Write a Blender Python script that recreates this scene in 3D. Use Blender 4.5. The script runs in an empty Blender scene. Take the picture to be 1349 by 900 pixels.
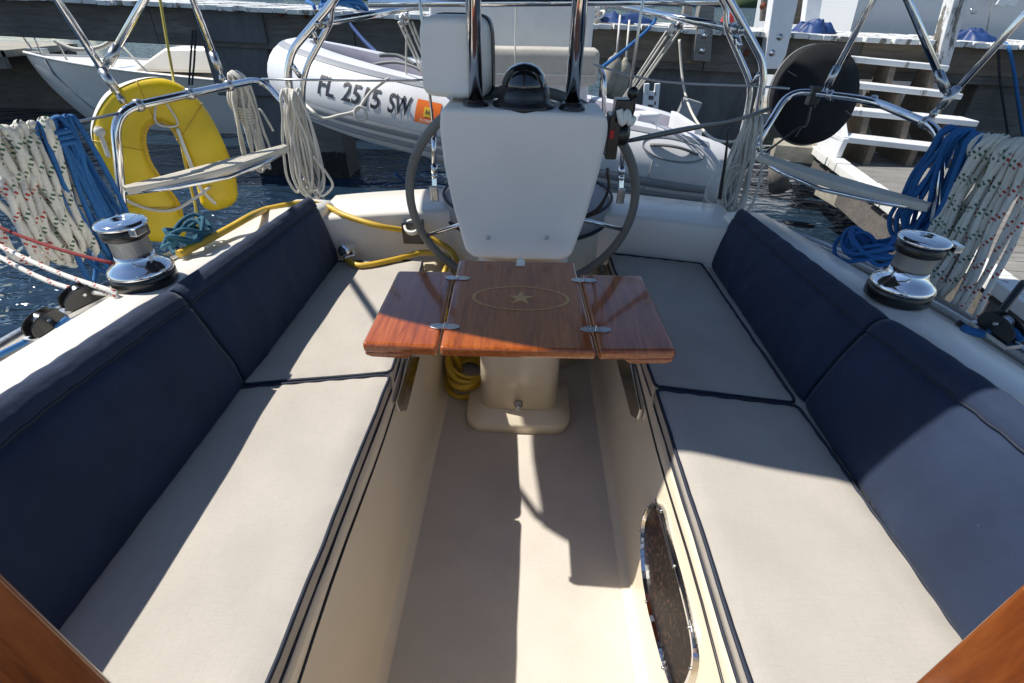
import bpy, math, random
from mathutils import Vector, Matrix
R = math.radians
rnd = random.Random(7)
SC = bpy.context.scene
COL = SC.collection
V = Vector

# ------------------------------------------------------------------ camera (all sizes in metres, z = 0 is the cockpit sole)
CAM_H, FPX, CX, CY = 1.35, 654.0, 674.5, 450.0
PITCH, YAW, ROLL = R(34.5), R(1.5), R(1.0)
_cp, _sp, _cy, _sy = math.cos(PITCH), math.sin(PITCH), math.cos(YAW), math.sin(YAW)
FWD = V((-_sy*_cp, _cy*_cp, -_sp))
_r = V((_cy, _sy, 0)); _u = V((-_sy*_sp, _cy*_sp, _cp))
RGT = math.cos(ROLL)*_r + math.sin(ROLL)*_u
UPV = -math.sin(ROLL)*_r + math.cos(ROLL)*_u
EYE = V((0, 0, CAM_H))
def ray(x, y): return FWD + RGT*((x-CX)/FPX) - UPV*((y-CY)/FPX)
def Z(x, y, z): d = ray(x, y); return EYE + d*((z-CAM_H)/d.z)      # measured point at a known height
def Y(x, y, Yv): d = ray(x, y); return EYE + d*(Yv/d.y)            # measured point at a known distance
def X(x, y, Xv): d = ray(x, y); return EYE + d*(Xv/d.x)
def PL(x, y, p, n): d = ray(x, y); return EYE + d*((p-EYE).dot(n)/d.dot(n))
def drop(p, ypix):                                                  # how far below p a plumb line reaches a row
    lo, hi = 0.0, 3.0
    for _ in range(40):
        m = (lo+hi)/2; q = p - V((0, 0, m)) - EYE
        yy = CY - FPX*q.dot(UPV)/q.dot(FWD)
        if yy < ypix: lo = m
        else: hi = m
    return lo

# ------------------------------------------------------------------ mesh helper
def smooth(pts, n=8, closed=False):
    pts = [V(p) for p in pts]; N = len(pts); out = []
    if N < 3: return pts
    rng = N if closed else N-1
    for i in range(rng):
        if closed: a, b, c, d = pts[(i-1) % N], pts[i], pts[(i+1) % N], pts[(i+2) % N]
        else: a, b, c, d = pts[max(i-1, 0)], pts[i], pts[i+1], pts[min(i+2, N-1)]
        for k in range(n):
            t = k/n; t2 = t*t; t3 = t2*t
            out.append(0.5*((2*b)+(c-a)*t+(2*a-5*b+4*c-d)*t2+(3*b-a-3*c+d)*t3))
    if not closed: out.append(pts[-1])
    return out
def rounded(pts, r=.06, n=6, closed=False):                          # straight runs with bent corners
    pts = [V(p) for p in pts]; out = []; N = len(pts)
    for i, p in enumerate(pts):
        if not closed and i in (0, N-1): out.append(p); continue
        a = pts[(i-1) % N]-p; b = pts[(i+1) % N]-p
        rr = min(r, a.length*.45, b.length*.45)
        s, e = p+a.normalized()*rr, p+b.normalized()*rr
        for k in range(n+1):
            t = k/n; out.append(s*(1-t)**2+p*(2*t*(1-t))+e*t*t)
    return out

class MB:
    def __init__(s): s.v = []; s.f = []; s.m = []; s.sm = []; s.uv = {}
    def face(s, idx, m=0, sm=False, uv=None):
        if uv: s.uv[len(s.f)] = uv
        s.f.append(tuple(idx)); s.m.append(m); s.sm.append(sm)
    def add(s, vs): b = len(s.v); s.v.extend(V(p) for p in vs); return b
    def poly(s, vs, m=0): b = s.add(vs); s.face(range(b, b+len(vs)), m); return s
    def hexa(s, p, m=0):                                             # p: 4 bottom then 4 top corners
        b = s.add(p)
        for q in ((0, 3, 2, 1), (4, 5, 6, 7), (0, 1, 5, 4), (1, 2, 6, 5), (2, 3, 7, 6), (3, 0, 4, 7)): s.face([b+i for i in q], m)
        return s
    def box(s, c, sz, rot=None, m=0):
        c = V(c); h = V(sz)/2; ps = []
        for z in (-1, 1):
            for x, y in ((-1, -1), (1, -1), (1, 1), (-1, 1)):
                p = V((x*h.x, y*h.y, z*h.z)); ps.append(c+(rot @ p if rot else p))
        return s.hexa(ps, m)
    def beam(s, a, b, w, h, up=(0, 0, 1), m=0):                      # rectangular bar a->b
        a, b = V(a), V(b); d = (b-a).normalized(); sd = d.cross(V(up)).normalized(); u = sd.cross(d)
        ps = []
        for p in (a, b):
            ps += [p-sd*w/2-u*h/2, p+sd*w/2-u*h/2, p+sd*w/2+u*h/2, p-sd*w/2+u*h/2]
        return s.hexa(ps, m)
    def tube(s, path, r, seg=10, closed=False, caps=True, m=0, rs=None, flat=1.0):
        P = [V(p) for p in path]; N = len(P)
        if N < 2: return s
        T = []
        for i in range(N):
            if closed: t = P[(i+1) % N]-P[i-1]
            else: t = P[min(i+1, N-1)]-P[max(i-1, 0)]
            T.append(t.normalized() if t.length > 1e-9 else V((0, 0, 1)))
        ref = V((0, 0, 1)) if abs(T[0].z) < .9 else V((0, 1, 0))
        n = T[0].cross(ref).cross(T[0]).normalized(); base = len(s.v); L = 0; Ls = []
        for i in range(N):
            n = (n-T[i]*n.dot(T[i]))
            n = n.normalized() if n.length > 1e-6 else T[i].orthogonal().normalized()
            b = T[i].cross(n); rr = rs[i] if rs else r
            for k in range(seg):
                a = 2*math.pi*k/seg; s.v.append(P[i]+n*(rr*flat*math.sin(a))+b*(rr*math.cos(a)))
            if i: L += (P[i]-P[i-1]).length
            Ls.append(L)
        M = N if closed else N-1
        for i in range(M):
            j = (i+1) % N; l0 = Ls[i]; l1 = Ls[j] if j else L+(P[0]-P[-1]).length
            for k in range(seg):
                k2 = (k+1) % seg
                s.face((base+i*seg+k, base+i*seg+k2, base+j*seg+k2, base+j*seg+k), m, True,
                       ((k/seg, l0), ((k+1)/seg, l0), ((k+1)/seg, l1), (k/seg, l1)))
        if caps and not closed:
            s.face([base+k for k in range(seg)][::-1], m); s.face([base+(N-1)*seg+k for k in range(seg)], m)
        return s
    def lathe(s, prof, c, axis=(0, 0, 1), seg=32, m=0, sm=True):
        c = V(c); a = V(axis).normalized(); x = a.orthogonal().normalized(); y = a.cross(x); base = len(s.v); n = len(prof)
        for r, h in prof:
            for k in range(seg):
                t = 2*math.pi*k/seg; s.v.append(c+a*h+x*(r*math.cos(t))+y*(r*math.sin(t)))
        for i in range(n-1):
            for k in range(seg):
                k2 = (k+1) % seg
                s.face((base+i*seg+k, base+i*seg+k2, base+(i+1)*seg+k2, base+(i+1)*seg+k), m, sm)
        if prof[0][0] > 1e-5: s.face([base+k for k in range(seg)][::-1], m)
        if prof[-1][0] > 1e-5: s.face([base+(n-1)*seg+k for k in range(seg)], m)
        return s
    def prism(s, pts, off, m=0, sm=False):                           # outline pts extruded by off
        off = V(off); n = len(pts); b = s.add(pts); s.add([V(p)+off for p in pts])
        s.face(list(range(b, b+n))[::-1], m); s.face(range(b+n, b+2*n), m)
        for i in range(n): j = (i+1) % n; s.face((b+i, b+j, b+n+j, b+n+i), m, sm)
        return s
    def grid(s, fn, nu, nv, m=0, sm=True, cu=False):
        b = len(s.v)
        for i in range(nu+1):
            for j in range(nv+1): s.v.append(V(fn(i/nu, j/nv)))
        for i in range(nu):
            for j in range(nv):
                q = b+i*(nv+1)+j; s.face((q, q+nv+1, q+nv+2, q+1), m, sm, ((i/nu, j/nv), ((i+1)/nu, j/nv), ((i+1)/nu, (j+1)/nv), (i/nu, (j+1)/nv)))
        return s
    def ball(s, c, r, m=0, seg=12, rot=None):
        c = V(c); r = V(r) if hasattr(r, '__len__') else V((r, r, r)); b = len(s.v); n = seg//2
        for i in range(n+1):
            th = math.pi*i/n
            for k in range(seg):
                ph = 2*math.pi*k/seg; p = V((r.x*math.sin(th)*math.cos(ph), r.y*math.sin(th)*math.sin(ph), r.z*math.cos(th)))
                s.v.append(c+(rot @ p if rot else p))
        for i in range(n):
            for k in range(seg): s.face((b+i*seg+k, b+(i+1)*seg+k, b+(i+1)*seg+(k+1) % seg, b+i*seg+(k+1) % seg), m, True)
        return s
    def build(s, name, mat, parent=None, bevel=0, sub=0, weld=False, fix=True, bseg=2, smooth_angle=None):
        me = bpy.data.meshes.new(name); me.from_pydata([tuple(p) for p in s.v], [], s.f)
        mats = mat if isinstance(mat, (list, tuple)) else [mat]
        for q in mats: me.materials.append(q)
        for i, p in enumerate(me.polygons): p.material_index = s.m[i]; p.use_smooth = s.sm[i]
        if s.uv:
            ul = me.uv_layers.new(name='UVMap')
            for i, p in enumerate(me.polygons):
                if i in s.uv:
                    for k, li in enumerate(p.loop_indices): ul.data[li].uv = s.uv[i][k]
        if fix:
            import bmesh
            bm = bmesh.new(); bm.from_mesh(me)
            if weld: bmesh.ops.remove_doubles(bm, verts=bm.verts, dist=weld if isinstance(weld, float) else 1e-4)
            bmesh.ops.recalc_face_normals(bm, faces=bm.faces); bm.to_mesh(me); bm.free()
        o = bpy.data.objects.new(name, me); COL.objects.link(o)
        if bevel:
            b = o.modifiers.new('Bevel', 'BEVEL'); b.width = bevel; b.segments = bseg; b.limit_method = 'ANGLE'; b.angle_limit = R(35)
            b.harden_normals = False
            for p in me.polygons: p.use_smooth = True
            o.modifiers.new('WN', 'WEIGHTED_NORMAL')
        if sub: q = o.modifiers.new('Sub', 'SUBSURF'); q.levels = sub; q.render_levels = sub
        if parent:
            o.parent = parent
            if parent.type == 'EMPTY': o.location = -parent.location
        return o

def pieces(mb, name, mat, parent, **kw):                              # one object for every loose piece of mb
    n = len(mb.v); par = list(range(n))
    def find(i):
        while par[i] != i: par[i] = par[par[i]]; i = par[i]
        return i
    for f in mb.f:
        for i in f[1:]: par[find(i)] = find(f[0])
    grp = {}
    for k, f in enumerate(mb.f): grp.setdefault(find(f[0]), []).append(k)
    out = []
    for fs in grp.values():
        q = MB(); mp = {}
        for k in fs:
            idx = []
            for i in mb.f[k]:
                if i not in mp: mp[i] = len(q.v); q.v.append(mb.v[i])
                idx.append(mp[i])
            q.face(idx, mb.m[k], mb.sm[k], mb.uv.get(k))
        out.append(q.build(name, mat, parent, **kw))
    return out
def tag(o, label, cat, group=None, kind=None):
    if label: o['label'] = label
    if cat: o['category'] = cat
    if group: o['group'] = group
    if kind: o['kind'] = kind
    return o
def thing(name, label, cat, loc, group=None):
    o = bpy.data.objects.new(name, None); o.empty_display_size = .05; COL.objects.link(o); o.location = V(loc)
    return tag(o, label, cat, group)
def copy_tree(o, parent=None):
    c = o.copy(); COL.objects.link(c)
    if parent: c.parent = parent
    for ch in list(o.children): copy_tree(ch, c)
    return c
def text_mesh(body, size):
    cu = bpy.data.curves.new('lettering', 'FONT'); cu.body = body; cu.size = size; cu.offset = .018*size; cu.resolution_u = 4
    o = bpy.data.objects.new('lettering', cu); COL.objects.link(o)
    dg = bpy.context.evaluated_depsgraph_get(); dg.update()
    me = bpy.data.meshes.new_from_object(o.evaluated_get(dg))
    import bmesh
    bm = bmesh.new(); bm.from_mesh(me); bmesh.ops.triangulate(bm, faces=bm.faces)
    for _ in range(5):
        ed = [e for e in bm.edges if e.calc_length() > size*.14]
        if not ed: break
        bmesh.ops.subdivide_edges(bm, edges=ed, cuts=1); bmesh.ops.triangulate(bm, faces=bm.faces)
    bm.to_mesh(me); bm.free()
    vs = [v.co.copy() for v in me.vertices]; fs = [tuple(p.vertices) for p in me.polygons]
    bpy.data.objects.remove(o); bpy.data.meshes.remove(me)
    return vs, fs

# ------------------------------------------------------------------ materials
class N:
    def __init__(s, name):
        s.m = bpy.data.materials.new(name); s.m.use_nodes = True; s.t = s.m.node_tree; s.b = s.t.nodes['Principled BSDF']
    def n(s, typ, **kw):
        o = s.t.nodes.new(typ)
        for k, v in kw.items():
            if k in o.inputs: o.inputs[k].default_value = v
            else: setattr(o, k, v)
        return o
    def l(s, a, b): s.t.links.new(a, b)
    def co(s, kind='Object', scale=(1, 1, 1), rot=(0, 0, 0)):
        c = s.n('ShaderNodeTexCoord'); m = s.n('ShaderNodeMapping'); m.inputs['Scale'].default_value = scale; m.inputs['Rotation'].default_value = rot
        s.l(c.outputs[kind], m.inputs['Vector']); return m.outputs['Vector']
    def noise(s, vec, scale, detail=4, rough=.55, dist=0):
        o = s.n('ShaderNodeTexNoise', Scale=scale, Detail=detail, Roughness=rough, Distortion=dist); s.l(vec, o.inputs['Vector']); return o.outputs['Fac']
    def ramp(s, fac, stops, interp='LINEAR'):
        o = s.n('ShaderNodeValToRGB'); e = o.color_ramp.elements; o.color_ramp.interpolation = interp
        while len(e) < len(stops): e.new(.5)
        for q, (p, c) in zip(e, stops): q.position = p; q.color = (*c, 1) if len(c) == 3 else c
        s.l(fac, o.inputs['Fac']); return o.outputs['Color']
    def bump(s, h, strength=.3, dist=.01, normal=None):
        o = s.n('ShaderNodeBump', Strength=strength, Distance=dist); s.l(h, o.inputs['Height'])
        if normal: s.l(normal, o.inputs['Normal'])
        s.l(o.outputs['Normal'], s.b.inputs['Normal']); return o.outputs['Normal']
    def mix(s, fac, a, b, mode='MIX'):
        o = s.n('ShaderNodeMix', data_type='RGBA', blend_type=mode)
        if isinstance(fac, (int, float)): o.inputs[0].default_value = fac
        else: s.l(fac, o.inputs[0])
        for i, q in ((6, a), (7, b)):
            if isinstance(q, tuple): o.inputs[i].default_value = (*q, 1)
            else: s.l(q, o.inputs[i])
        return o.outputs[2]
    def math(s, op, a, b=None):
        o = s.n('ShaderNodeMath', operation=op)
        for i, q in ((0, a), (1, b)):
            if q is None: continue
            if isinstance(q, (int, float)): o.inputs[i].default_value = q
            else: s.l(q, o.inputs[i])
        return o.outputs[0]
    def base(s, c):
        if isinstance(c, tuple): s.b.inputs['Base Color'].default_value = (*c, 1)
        else: s.l(c, s.b.inputs['Base Color'])
    def set(s, **kw):
        for k, v in kw.items():
            q = s.b.inputs[k.replace('_', ' ')]
            if isinstance(v, (int, float)): q.default_value = v
            elif isinstance(v, tuple): q.default_value = v
            else: s.l(v, q)
        return s

def basic(name, c, rough=.5, metal=0, var=.12, scale=12, coat=0, bump=0, bscale=60, rvar=.1):
    q = N(name); vec = q.co(); f = q.noise(vec, scale)
    d = tuple(x*(1-var) for x in c); h = tuple(min(1, x*(1+var*.6)) for x in c)
    q.base(q.ramp(f, ((.3, d), (.7, h)))); q.set(Metallic=metal, Coat_Weight=coat, Coat_Roughness=.08)
    rr = q.n('ShaderNodeMapRange'); q.l(q.noise(vec, scale*2.3), rr.inputs[0]); rr.inputs[3].default_value = max(.02, rough-rvar); rr.inputs[4].default_value = min(1, rough+rvar)
    q.l(rr.outputs[0], q.b.inputs['Roughness'])
    if bump: q.bump(q.noise(vec, bscale), bump, .004)
    return q.m
def wood(name, dark, mid, light, scale=(26, 2.2, 26), rough=.25, coat=1.0, ring=0):
    q = N(name); vec = q.co(scale=scale); f = q.noise(vec, 2.4, 6, .62, 1.2); g = q.noise(q.co(scale=tuple(x*5 for x in scale)), 3, 3)
    c = q.ramp(f, ((.28, dark), (.5, mid), (.75, light))); c2 = q.mix(q.math('MULTIPLY', g, .45), c, dark)
    q.base(c2); q.set(Roughness=rough, Coat_Weight=coat, Coat_Roughness=.06); q.bump(g, .05, .002); return q.m
def weathered(name, dark, mid, light, scale=(1.2, 14, 14), green=None):
    q = N(name); f = q.noise(q.co(scale=scale), 2.2, 8, .7, .8); g = q.noise(q.co(), 1.7, 6, .65)
    c = q.ramp(f, ((.25, dark), (.5, mid), (.78, light))); c = q.mix(q.ramp(g, ((.35, (0, 0, 0)), (.7, (.75, .75, .75)))), c, dark)
    if green:
        c = q.mix(q.ramp(q.noise(q.co(), 3.1, 5), ((.55, (0, 0, 0)), (.75, (.6, .6, .6)))), c, green)
    q.base(c); q.set(Roughness=.85); q.bump(f, .5, .012); return q.m
def paint_worn(name, c, under, amount=.55, scale=6):
    q = N(name); f = q.noise(q.co(scale=(1, 1, .35)), scale, 8, .68, .4); k = q.ramp(f, ((amount, (0, 0, 0)), (amount+.04, (1, 1, 1))))
    g = q.ramp(q.noise(q.co(), 3, 6), ((.3, tuple(x*.82 for x in c)), (.7, c)))
    q.base(q.mix(k, g, under)); q.set(Roughness=.6); q.bump(q.math('MULTIPLY', k, -1), .3, .004); return q.m
def rope_mat(name, c, fleck=None, fleck2=None):
    q = N(name); u = q.co('UV', (1, 1, 1)); sp = q.n('ShaderNodeSeparateXYZ'); q.l(u, sp.inputs[0])
    tw = q.math('ADD', q.math('MULTIPLY', sp.outputs[0], 2.0), q.math('MULTIPLY', sp.outputs[1], 95.0))
    st = q.math('SINE', q.math('MULTIPLY', tw, 6.2832)); f = q.noise(q.co(), 9, 3)
    col = q.ramp(f, ((.3, tuple(x*.8 for x in c)), (.7, c)))
    if fleck:
        a = q.math('ADD', sp.outputs[0], q.math('MULTIPLY', sp.outputs[1], 13.0)); b = q.math('SUBTRACT', q.math('MULTIPLY', sp.outputs[0], 2.0), q.math('MULTIPLY', sp.outputs[1], 62.0))
        k = q.math('MULTIPLY', q.math('GREATER_THAN', q.math('SINE', q.math('MULTIPLY', a, 6.2832)), .72), q.math('GREATER_THAN', q.math('SINE', q.math('MULTIPLY', b, 6.2832)), .1))
        col = q.mix(q.math('MULTIPLY', k, q.ramp(q.noise(q.co(), 60, 2), ((.30, (0, 0, 0)), (.42, (1, 1, 1))))), col, fleck)
    q.base(col); q.set(Roughness=.85); q.bump(st, .18, .0015); return q.m

M = {}
M['gelcoat'] = basic('cream_gelcoat', (.78, .68, .52), .30, var=.035, scale=2, coat=.25, rvar=.02)
M['white_gelcoat'] = basic('white_gelcoat', (.80, .76, .68), .3, var=.05, scale=3, coat=.2, rvar=.02)
M['pod'] = basic('console_plastic', (.83, .79, .73), .42, var=.06, scale=4, bump=.05, bscale=300)
def _sole():
    q = N('nonskid_sole'); vec = q.co(); c = q.ramp(q.noise(vec, 5, 6), ((.3, (.55, .497, .43)), (.7, (.64, .582, .505))))
    spots = q.ramp(q.noise(q.co(), 38, 2), ((.73, (0, 0, 0)), (.78, (.45, .45, .45)))); q.base(q.mix(spots, c, (.36, .30, .24)))
    w1 = q.n('ShaderNodeTexVoronoi', Scale=170.0); w1.inputs['Randomness'].default_value = 0.0; q.l(q.co(rot=(0, 0, R(45))), w1.inputs['Vector'])
    h = q.ramp(w1.outputs['Distance'], ((.25, (1, 1, 1)), (.55, (0, 0, 0)))); q.bump(h, .6, .001); q.set(Roughness=.42); return q.m
M['sole'] = _sole()
def _canvas():
    q = N('woven_seat_fabric'); f = q.noise(q.co(), 6, 5); c = q.ramp(f, ((.3, (.475, .432, .372)), (.7, (.545, .497, .43))))
    wx = q.n('ShaderNodeTexWave', Scale=210.0, Distortion=.8); wx.bands_direction = 'X'; q.l(q.co(), wx.inputs[0])
    wy = q.n('ShaderNodeTexWave', Scale=210.0, Distortion=.8); wy.bands_direction = 'Y'; q.l(q.co(), wy.inputs[0])
    w = q.math('MULTIPLY', wx.outputs['Fac'], wy.outputs['Fac'])
    big = q.noise(q.co(), 3.2, 3); fine = q.noise(q.co(scale=(1, 5, 1)), 160, 2)
    c = q.mix(q.math('MULTIPLY', fine, .5), c, (.33, .31, .28)); slub = q.noise(q.co(scale=(34, 420, 34)), 1.0, 3, .7); slub2 = q.noise(q.co(scale=(420, 34, 34)), 1.0, 3, .7)
    th = q.math('MULTIPLY', q.math('SUBTRACT', q.math('MAXIMUM', slub, slub2), .48), 1.0); th.node.use_clamp = True
    c = q.mix(th, c, (.30, .285, .26)); q.base(c)
    b1 = q.n('ShaderNodeBump', Strength=.25, Distance=.03); q.l(big, b1.inputs['Height'])
    q.bump(w, .35, .0012, b1.outputs['Normal']); q.set(Roughness=.82); return q.m
M['canvas'] = _canvas()
def _navy():
    q = N('navy_canvas'); f = q.noise(q.co(), 7, 6); c = q.ramp(f, ((.3, (.0085, .0185, .047)), (.7, (.015, .030, .070))))
    lint = q.ramp(q.noise(q.co(), 90, 2), ((.76, (0, 0, 0)), (.80, (.5, .5, .5)))); q.base(q.mix(lint, c, (.10, .12, .16)))
    wr = q.noise(q.co(scale=(1, 1, 1)), 6.5, 3, .5, 1.2); b1 = q.n('ShaderNodeBump', Strength=.26, Distance=.03); q.l(wr, b1.inputs['Height'])
    q.bump(q.noise(q.co(), 400, 2), .25, .001, b1.outputs['Normal']); q.set(Roughness=.9, Sheen_Weight=.08, Sheen_Roughness=.5); return q.m
M['navy'] = _navy()
M['piping'] = basic('navy_piping', (.012, .018, .036), .7)
M['chrome'] = basic('polished_steel', (.74, .74, .75), .09, 1.0, var=.06, scale=20, rvar=.05)
M['steel'] = basic('brushed_steel', (.55, .55, .55), .3, 1.0, var=.1, scale=30)
def _knurl():
    q = N('knurled_steel'); q.base((.30, .30, .30)); q.set(Metallic=1.0, Roughness=.3)
    w1 = q.n('ShaderNodeTexVoronoi', Scale=420.0); w1.inputs['Randomness'].default_value = .1; q.l(q.co(rot=(0, 0, .6)), w1.inputs['Vector']); q.bump(w1.outputs['Distance'], .7, .0015); return q.m
M['knurl'] = _knurl()
M['mahogany'] = wood('varnished_mahogany', (.17, .034, .005), (.40, .092, .014), (.56, .16, .028), scale=(34, 2.4, 34), rough=.15, coat=.8)
M['teak'] = wood('varnished_teak', (.10, .022, .004), (.25, .060, .011), (.35, .10, .02), scale=(26, 26, 2.5), rough=.3, coat=.4)
M['inlay'] = wood('inlay_veneer', (.50, .22, .055), (.62, .31, .08), (.70, .38, .12), scale=(20, 4, 20), rough=.16)
M['black'] = basic('black_plastic', (.012, .012, .013), .35, coat=.2)
M['blackcloth'] = basic('black_canvas', (.008, .009, .011), .9, bump=.8, bscale=9)
M['dome'] = basic('smoked_dome', (.006, .007, .008), .06, coat=1.0)
M['greyrubber'] = basic('grey_leather', (.16, .165, .16), .55, bump=.15, bscale=120)
M['grey_vinyl'] = basic('grey_vinyl', (.30, .30, .31), .55)
M['yellowbuoy'] = basic('yellow_vinyl', (.78, .54, .010), .4, var=.14, scale=7, bump=.6, bscale=11)
M['whitecloth'] = basic('white_vinyl', (.78, .76, .68), .6)
M['hose'] = basic('yellow_hose', (.62, .39, .035), .45, var=.15)
M['yellowline'] = rope_mat('yellow_line', (.55, .46, .10))
M['rope_white'] = rope_mat('white_rope', (.70, .67, .60))
M['rope_green'] = rope_mat('white_green_rope', (.74, .71, .62), (.05, .13, .07))
M['rope_redf'] = rope_mat('white_red_rope', (.72, .69, .62), (.40, .05, .03))
M['rope_red'] = rope_mat('red_rope', (.20, .012, .010))
M['rope_blue'] = rope_mat('blue_rope', (.022, .135, .36))
M['rope_teal'] = rope_mat('teal_rope', (.02, .11, .17))
M['rope_dark'] = rope_mat('dark_rope', (.03, .03, .04))
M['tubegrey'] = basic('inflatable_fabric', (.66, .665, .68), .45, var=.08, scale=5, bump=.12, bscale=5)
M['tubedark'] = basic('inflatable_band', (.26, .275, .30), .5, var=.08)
M['interior'] = basic('inflatable_interior', (.27, .26, .31), .6)  # tone of the tube's shaded inner face, also used for the floor
def _hullbot():
    q = N('stained_dinghy_hull'); c = q.co('Generated'); sp = q.n('ShaderNodeSeparateXYZ'); q.l(c, sp.inputs[0]); f = q.noise(q.co(), 7, 7, .7)
    h = q.math('ADD', sp.outputs[2], q.math('MULTIPLY', q.math('SUBTRACT', f, .5), .25))
    q.base(q.ramp(h, ((.1, (.10, .075, .03)), (.32, (.34, .26, .11)), (.44, (.52, .48, .36)), (.62, (.62, .60, .54))))); q.set(Roughness=.6); return q.m
M['dinghyhull'] = _hullbot()
M['beige'] = basic('beige_vinyl', (.50, .47, .41), .5, bump=.25, bscale=8)
M['whitepaint'] = basic('white_paint', (.76, .77, .78), .4, var=.06)
M['orange'] = basic('orange_sticker', (.80, .16, .015), .4, var=.03)
M['yellowpaint'] = basic('yellow_print', (.75, .5, .03), .4)
M['letter'] = basic('dark_lettering', (.018, .022, .035), .5)
M['worn_letter'] = basic('faded_lettering', (.10, .11, .13), .5, var=.4, scale=30)
M['dockdark'] = weathered('dark_dock_timber', (.065, .06, .055), (.14, .125, .11), (.23, .21, .185), green=(.08, .085, .065))
M['dockbrown'] = weathered('brown_dock_timber', (.10, .078, .058), (.21, .165, .12), (.31, .245, .18))
M['dockgrey'] = weathered('grey_dock_planks', (.14, .13, .115), (.25, .235, .21), (.36, .34, .31), scale=(2, 16, 16))
M['plankend'] = paint_worn('worn_white_planks', (.70, .71, .68), (.18, .165, .14), .53, 5)
M['postwhite'] = paint_worn('chipped_white_paint', (.74, .74, .72), (.15, .135, .115), .53, 5)
M['curb'] = paint_worn('worn_white_curb', (.76, .75, .70), (.22, .20, .16), .62, 7)
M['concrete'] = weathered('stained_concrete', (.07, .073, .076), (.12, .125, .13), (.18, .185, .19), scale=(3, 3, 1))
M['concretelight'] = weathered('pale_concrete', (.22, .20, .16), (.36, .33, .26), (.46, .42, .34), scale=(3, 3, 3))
M['mussel'] = basic('mussel_growth', (.012, .011, .010), .8, var=.5, scale=30, bump=.9, bscale=22)
M['farhull'] = basic('white_boat_hull', (.70, .71, .72), .25, var=.03, scale=1, coat=.3)
M['darkglass'] = basic('dark_window', (.02, .025, .03), .08, coat=.5)
M['bluetarp'] = basic('blue_tarp', (.012, .04, .14), .5, bump=.6, bscale=15)
M['redcloth'] = basic('red_cloth', (.5, .03, .03), .7)
M['canopy'] = basic('navy_canopy', (.02, .03, .055), .85, bump=.2, bscale=300)
M['greypanel'] = basic('grey_box', (.33, .34, .35), .5)
M['slat'] = basic('beige_slats', (.60, .555, .47), .5, bump=.2, bscale=60)
M['deck_paint'] = basic('deck_paint', (.66, .64, .58), .55, var=.05, scale=3)
M['treadpaint'] = paint_worn('worn_tread_paint', (.75, .755, .75), (.30, .28, .25), .60, 7)
M['leaf'] = basic('far_foliage', (.045, .075, .03), .9, var=.4, scale=3)
M['rust'] = basic('rusty_iron', (.16, .05, .025), .8)
def _water():
    q = N('harbour_water'); a = q.noise(q.co(scale=(.75, 1.5, 1)), 2.6, 2, .5, .6); b = q.noise(q.co(scale=(.8, 1.5, 1), rot=(0, 0, R(25))), 7.5, 2, .5, .4); c = q.noise(q.co(), .6, 2)
    h = q.math('ADD', q.math('MULTIPLY', a, 1.0), q.math('ADD', q.math('MULTIPLY', b, .22), q.math('MULTIPLY', c, 1.2)))
    q.bump(h, 1.0, .11); q.base(q.ramp(c, ((.35, (.009, .023, .044)), (.65, (.015, .031, .052))))); q.set(Roughness=.03, IOR=1.333, Specular_IOR_Level=.45); return q.m
M['water'] = _water()
def _glass():
    q = N('mottled_glass_panel'); f = q.n('ShaderNodeTexVoronoi', Scale=190.0); q.l(q.co(), f.inputs['Vector'])
    c = q.ramp(f.outputs['Color'], ((.3, (.006, .004, .004)), (.7, (.014, .008, .006)), (.92, (.09, .045, .03)))); q.base(c); q.set(Roughness=.4, Specular_IOR_Level=.12); return q.m
M['panelglass'] = _glass()
# ------------------------------------------------------------------ sky, sun, camera
w = bpy.data.worlds.new('World'); SC.world = w; w.use_nodes = True
nt = w.node_tree; bg = nt.nodes['Background']; sky = nt.nodes.new('ShaderNodeTexSky'); sky.sky_type = 'NISHITA'; sky.sun_disc = False
SUN = V((-.70, .13, 1.0)).normalized()
sky.sun_elevation = math.asin(SUN.z); sky.sun_rotation = math.atan2(SUN.x, SUN.y) % (2*math.pi); sky.altitude = 0; sky.air_density = 1.0; sky.dust_density = .15; sky.ozone_density = 3.0
nt.links.new(sky.outputs[0], bg.inputs[0]); bg.inputs[1].default_value = .108
sl = bpy.data.lights.new('sun', 'SUN'); sl.energy = 4.6; sl.angle = R(.53); sl.color = (1, .955, .88)
so = bpy.data.objects.new('sun', sl); COL.objects.link(so); so.rotation_euler = SUN.to_track_quat('Z', 'Y').to_euler(); so.location = (-6, 1, 9)
cd = bpy.data.cameras.new('camera'); cam = bpy.data.objects.new('camera', cd); COL.objects.link(cam); SC.camera = cam
cd.sensor_width = 36; cd.lens = 36*FPX/1349; cd.clip_start = .02; cd.clip_end = 3000
mw = Matrix((RGT, UPV, -FWD)).transposed().to_4x4(); mw.translation = EYE; cam.matrix_world = mw
SC.view_settings.view_transform = 'Standard'; SC.view_settings.look = 'None'; SC.view_settings.exposure = .42; SC.view_settings.gamma = 1

WZ = -.45
# ------------------------------------------------------------------ water and far shore
o = MB().poly([(-900, -300, WZ), (900, -300, WZ), (900, 1500, WZ), (-900, 1500, WZ)]).build('water', M['water']); tag(o, None, None, None, 'structure')
m = MB()
for i in range(60):
    a = -70+i*2.4; m.ball((a*5, 420+rnd.uniform(-20, 20), rnd.uniform(-1, 2)), (rnd.uniform(9, 16), 9, rnd.uniform(4, 8)), seg=10)
o = m.build('far_shore', M['leaf']); tag(o, None, None, None, 'structure')

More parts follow.
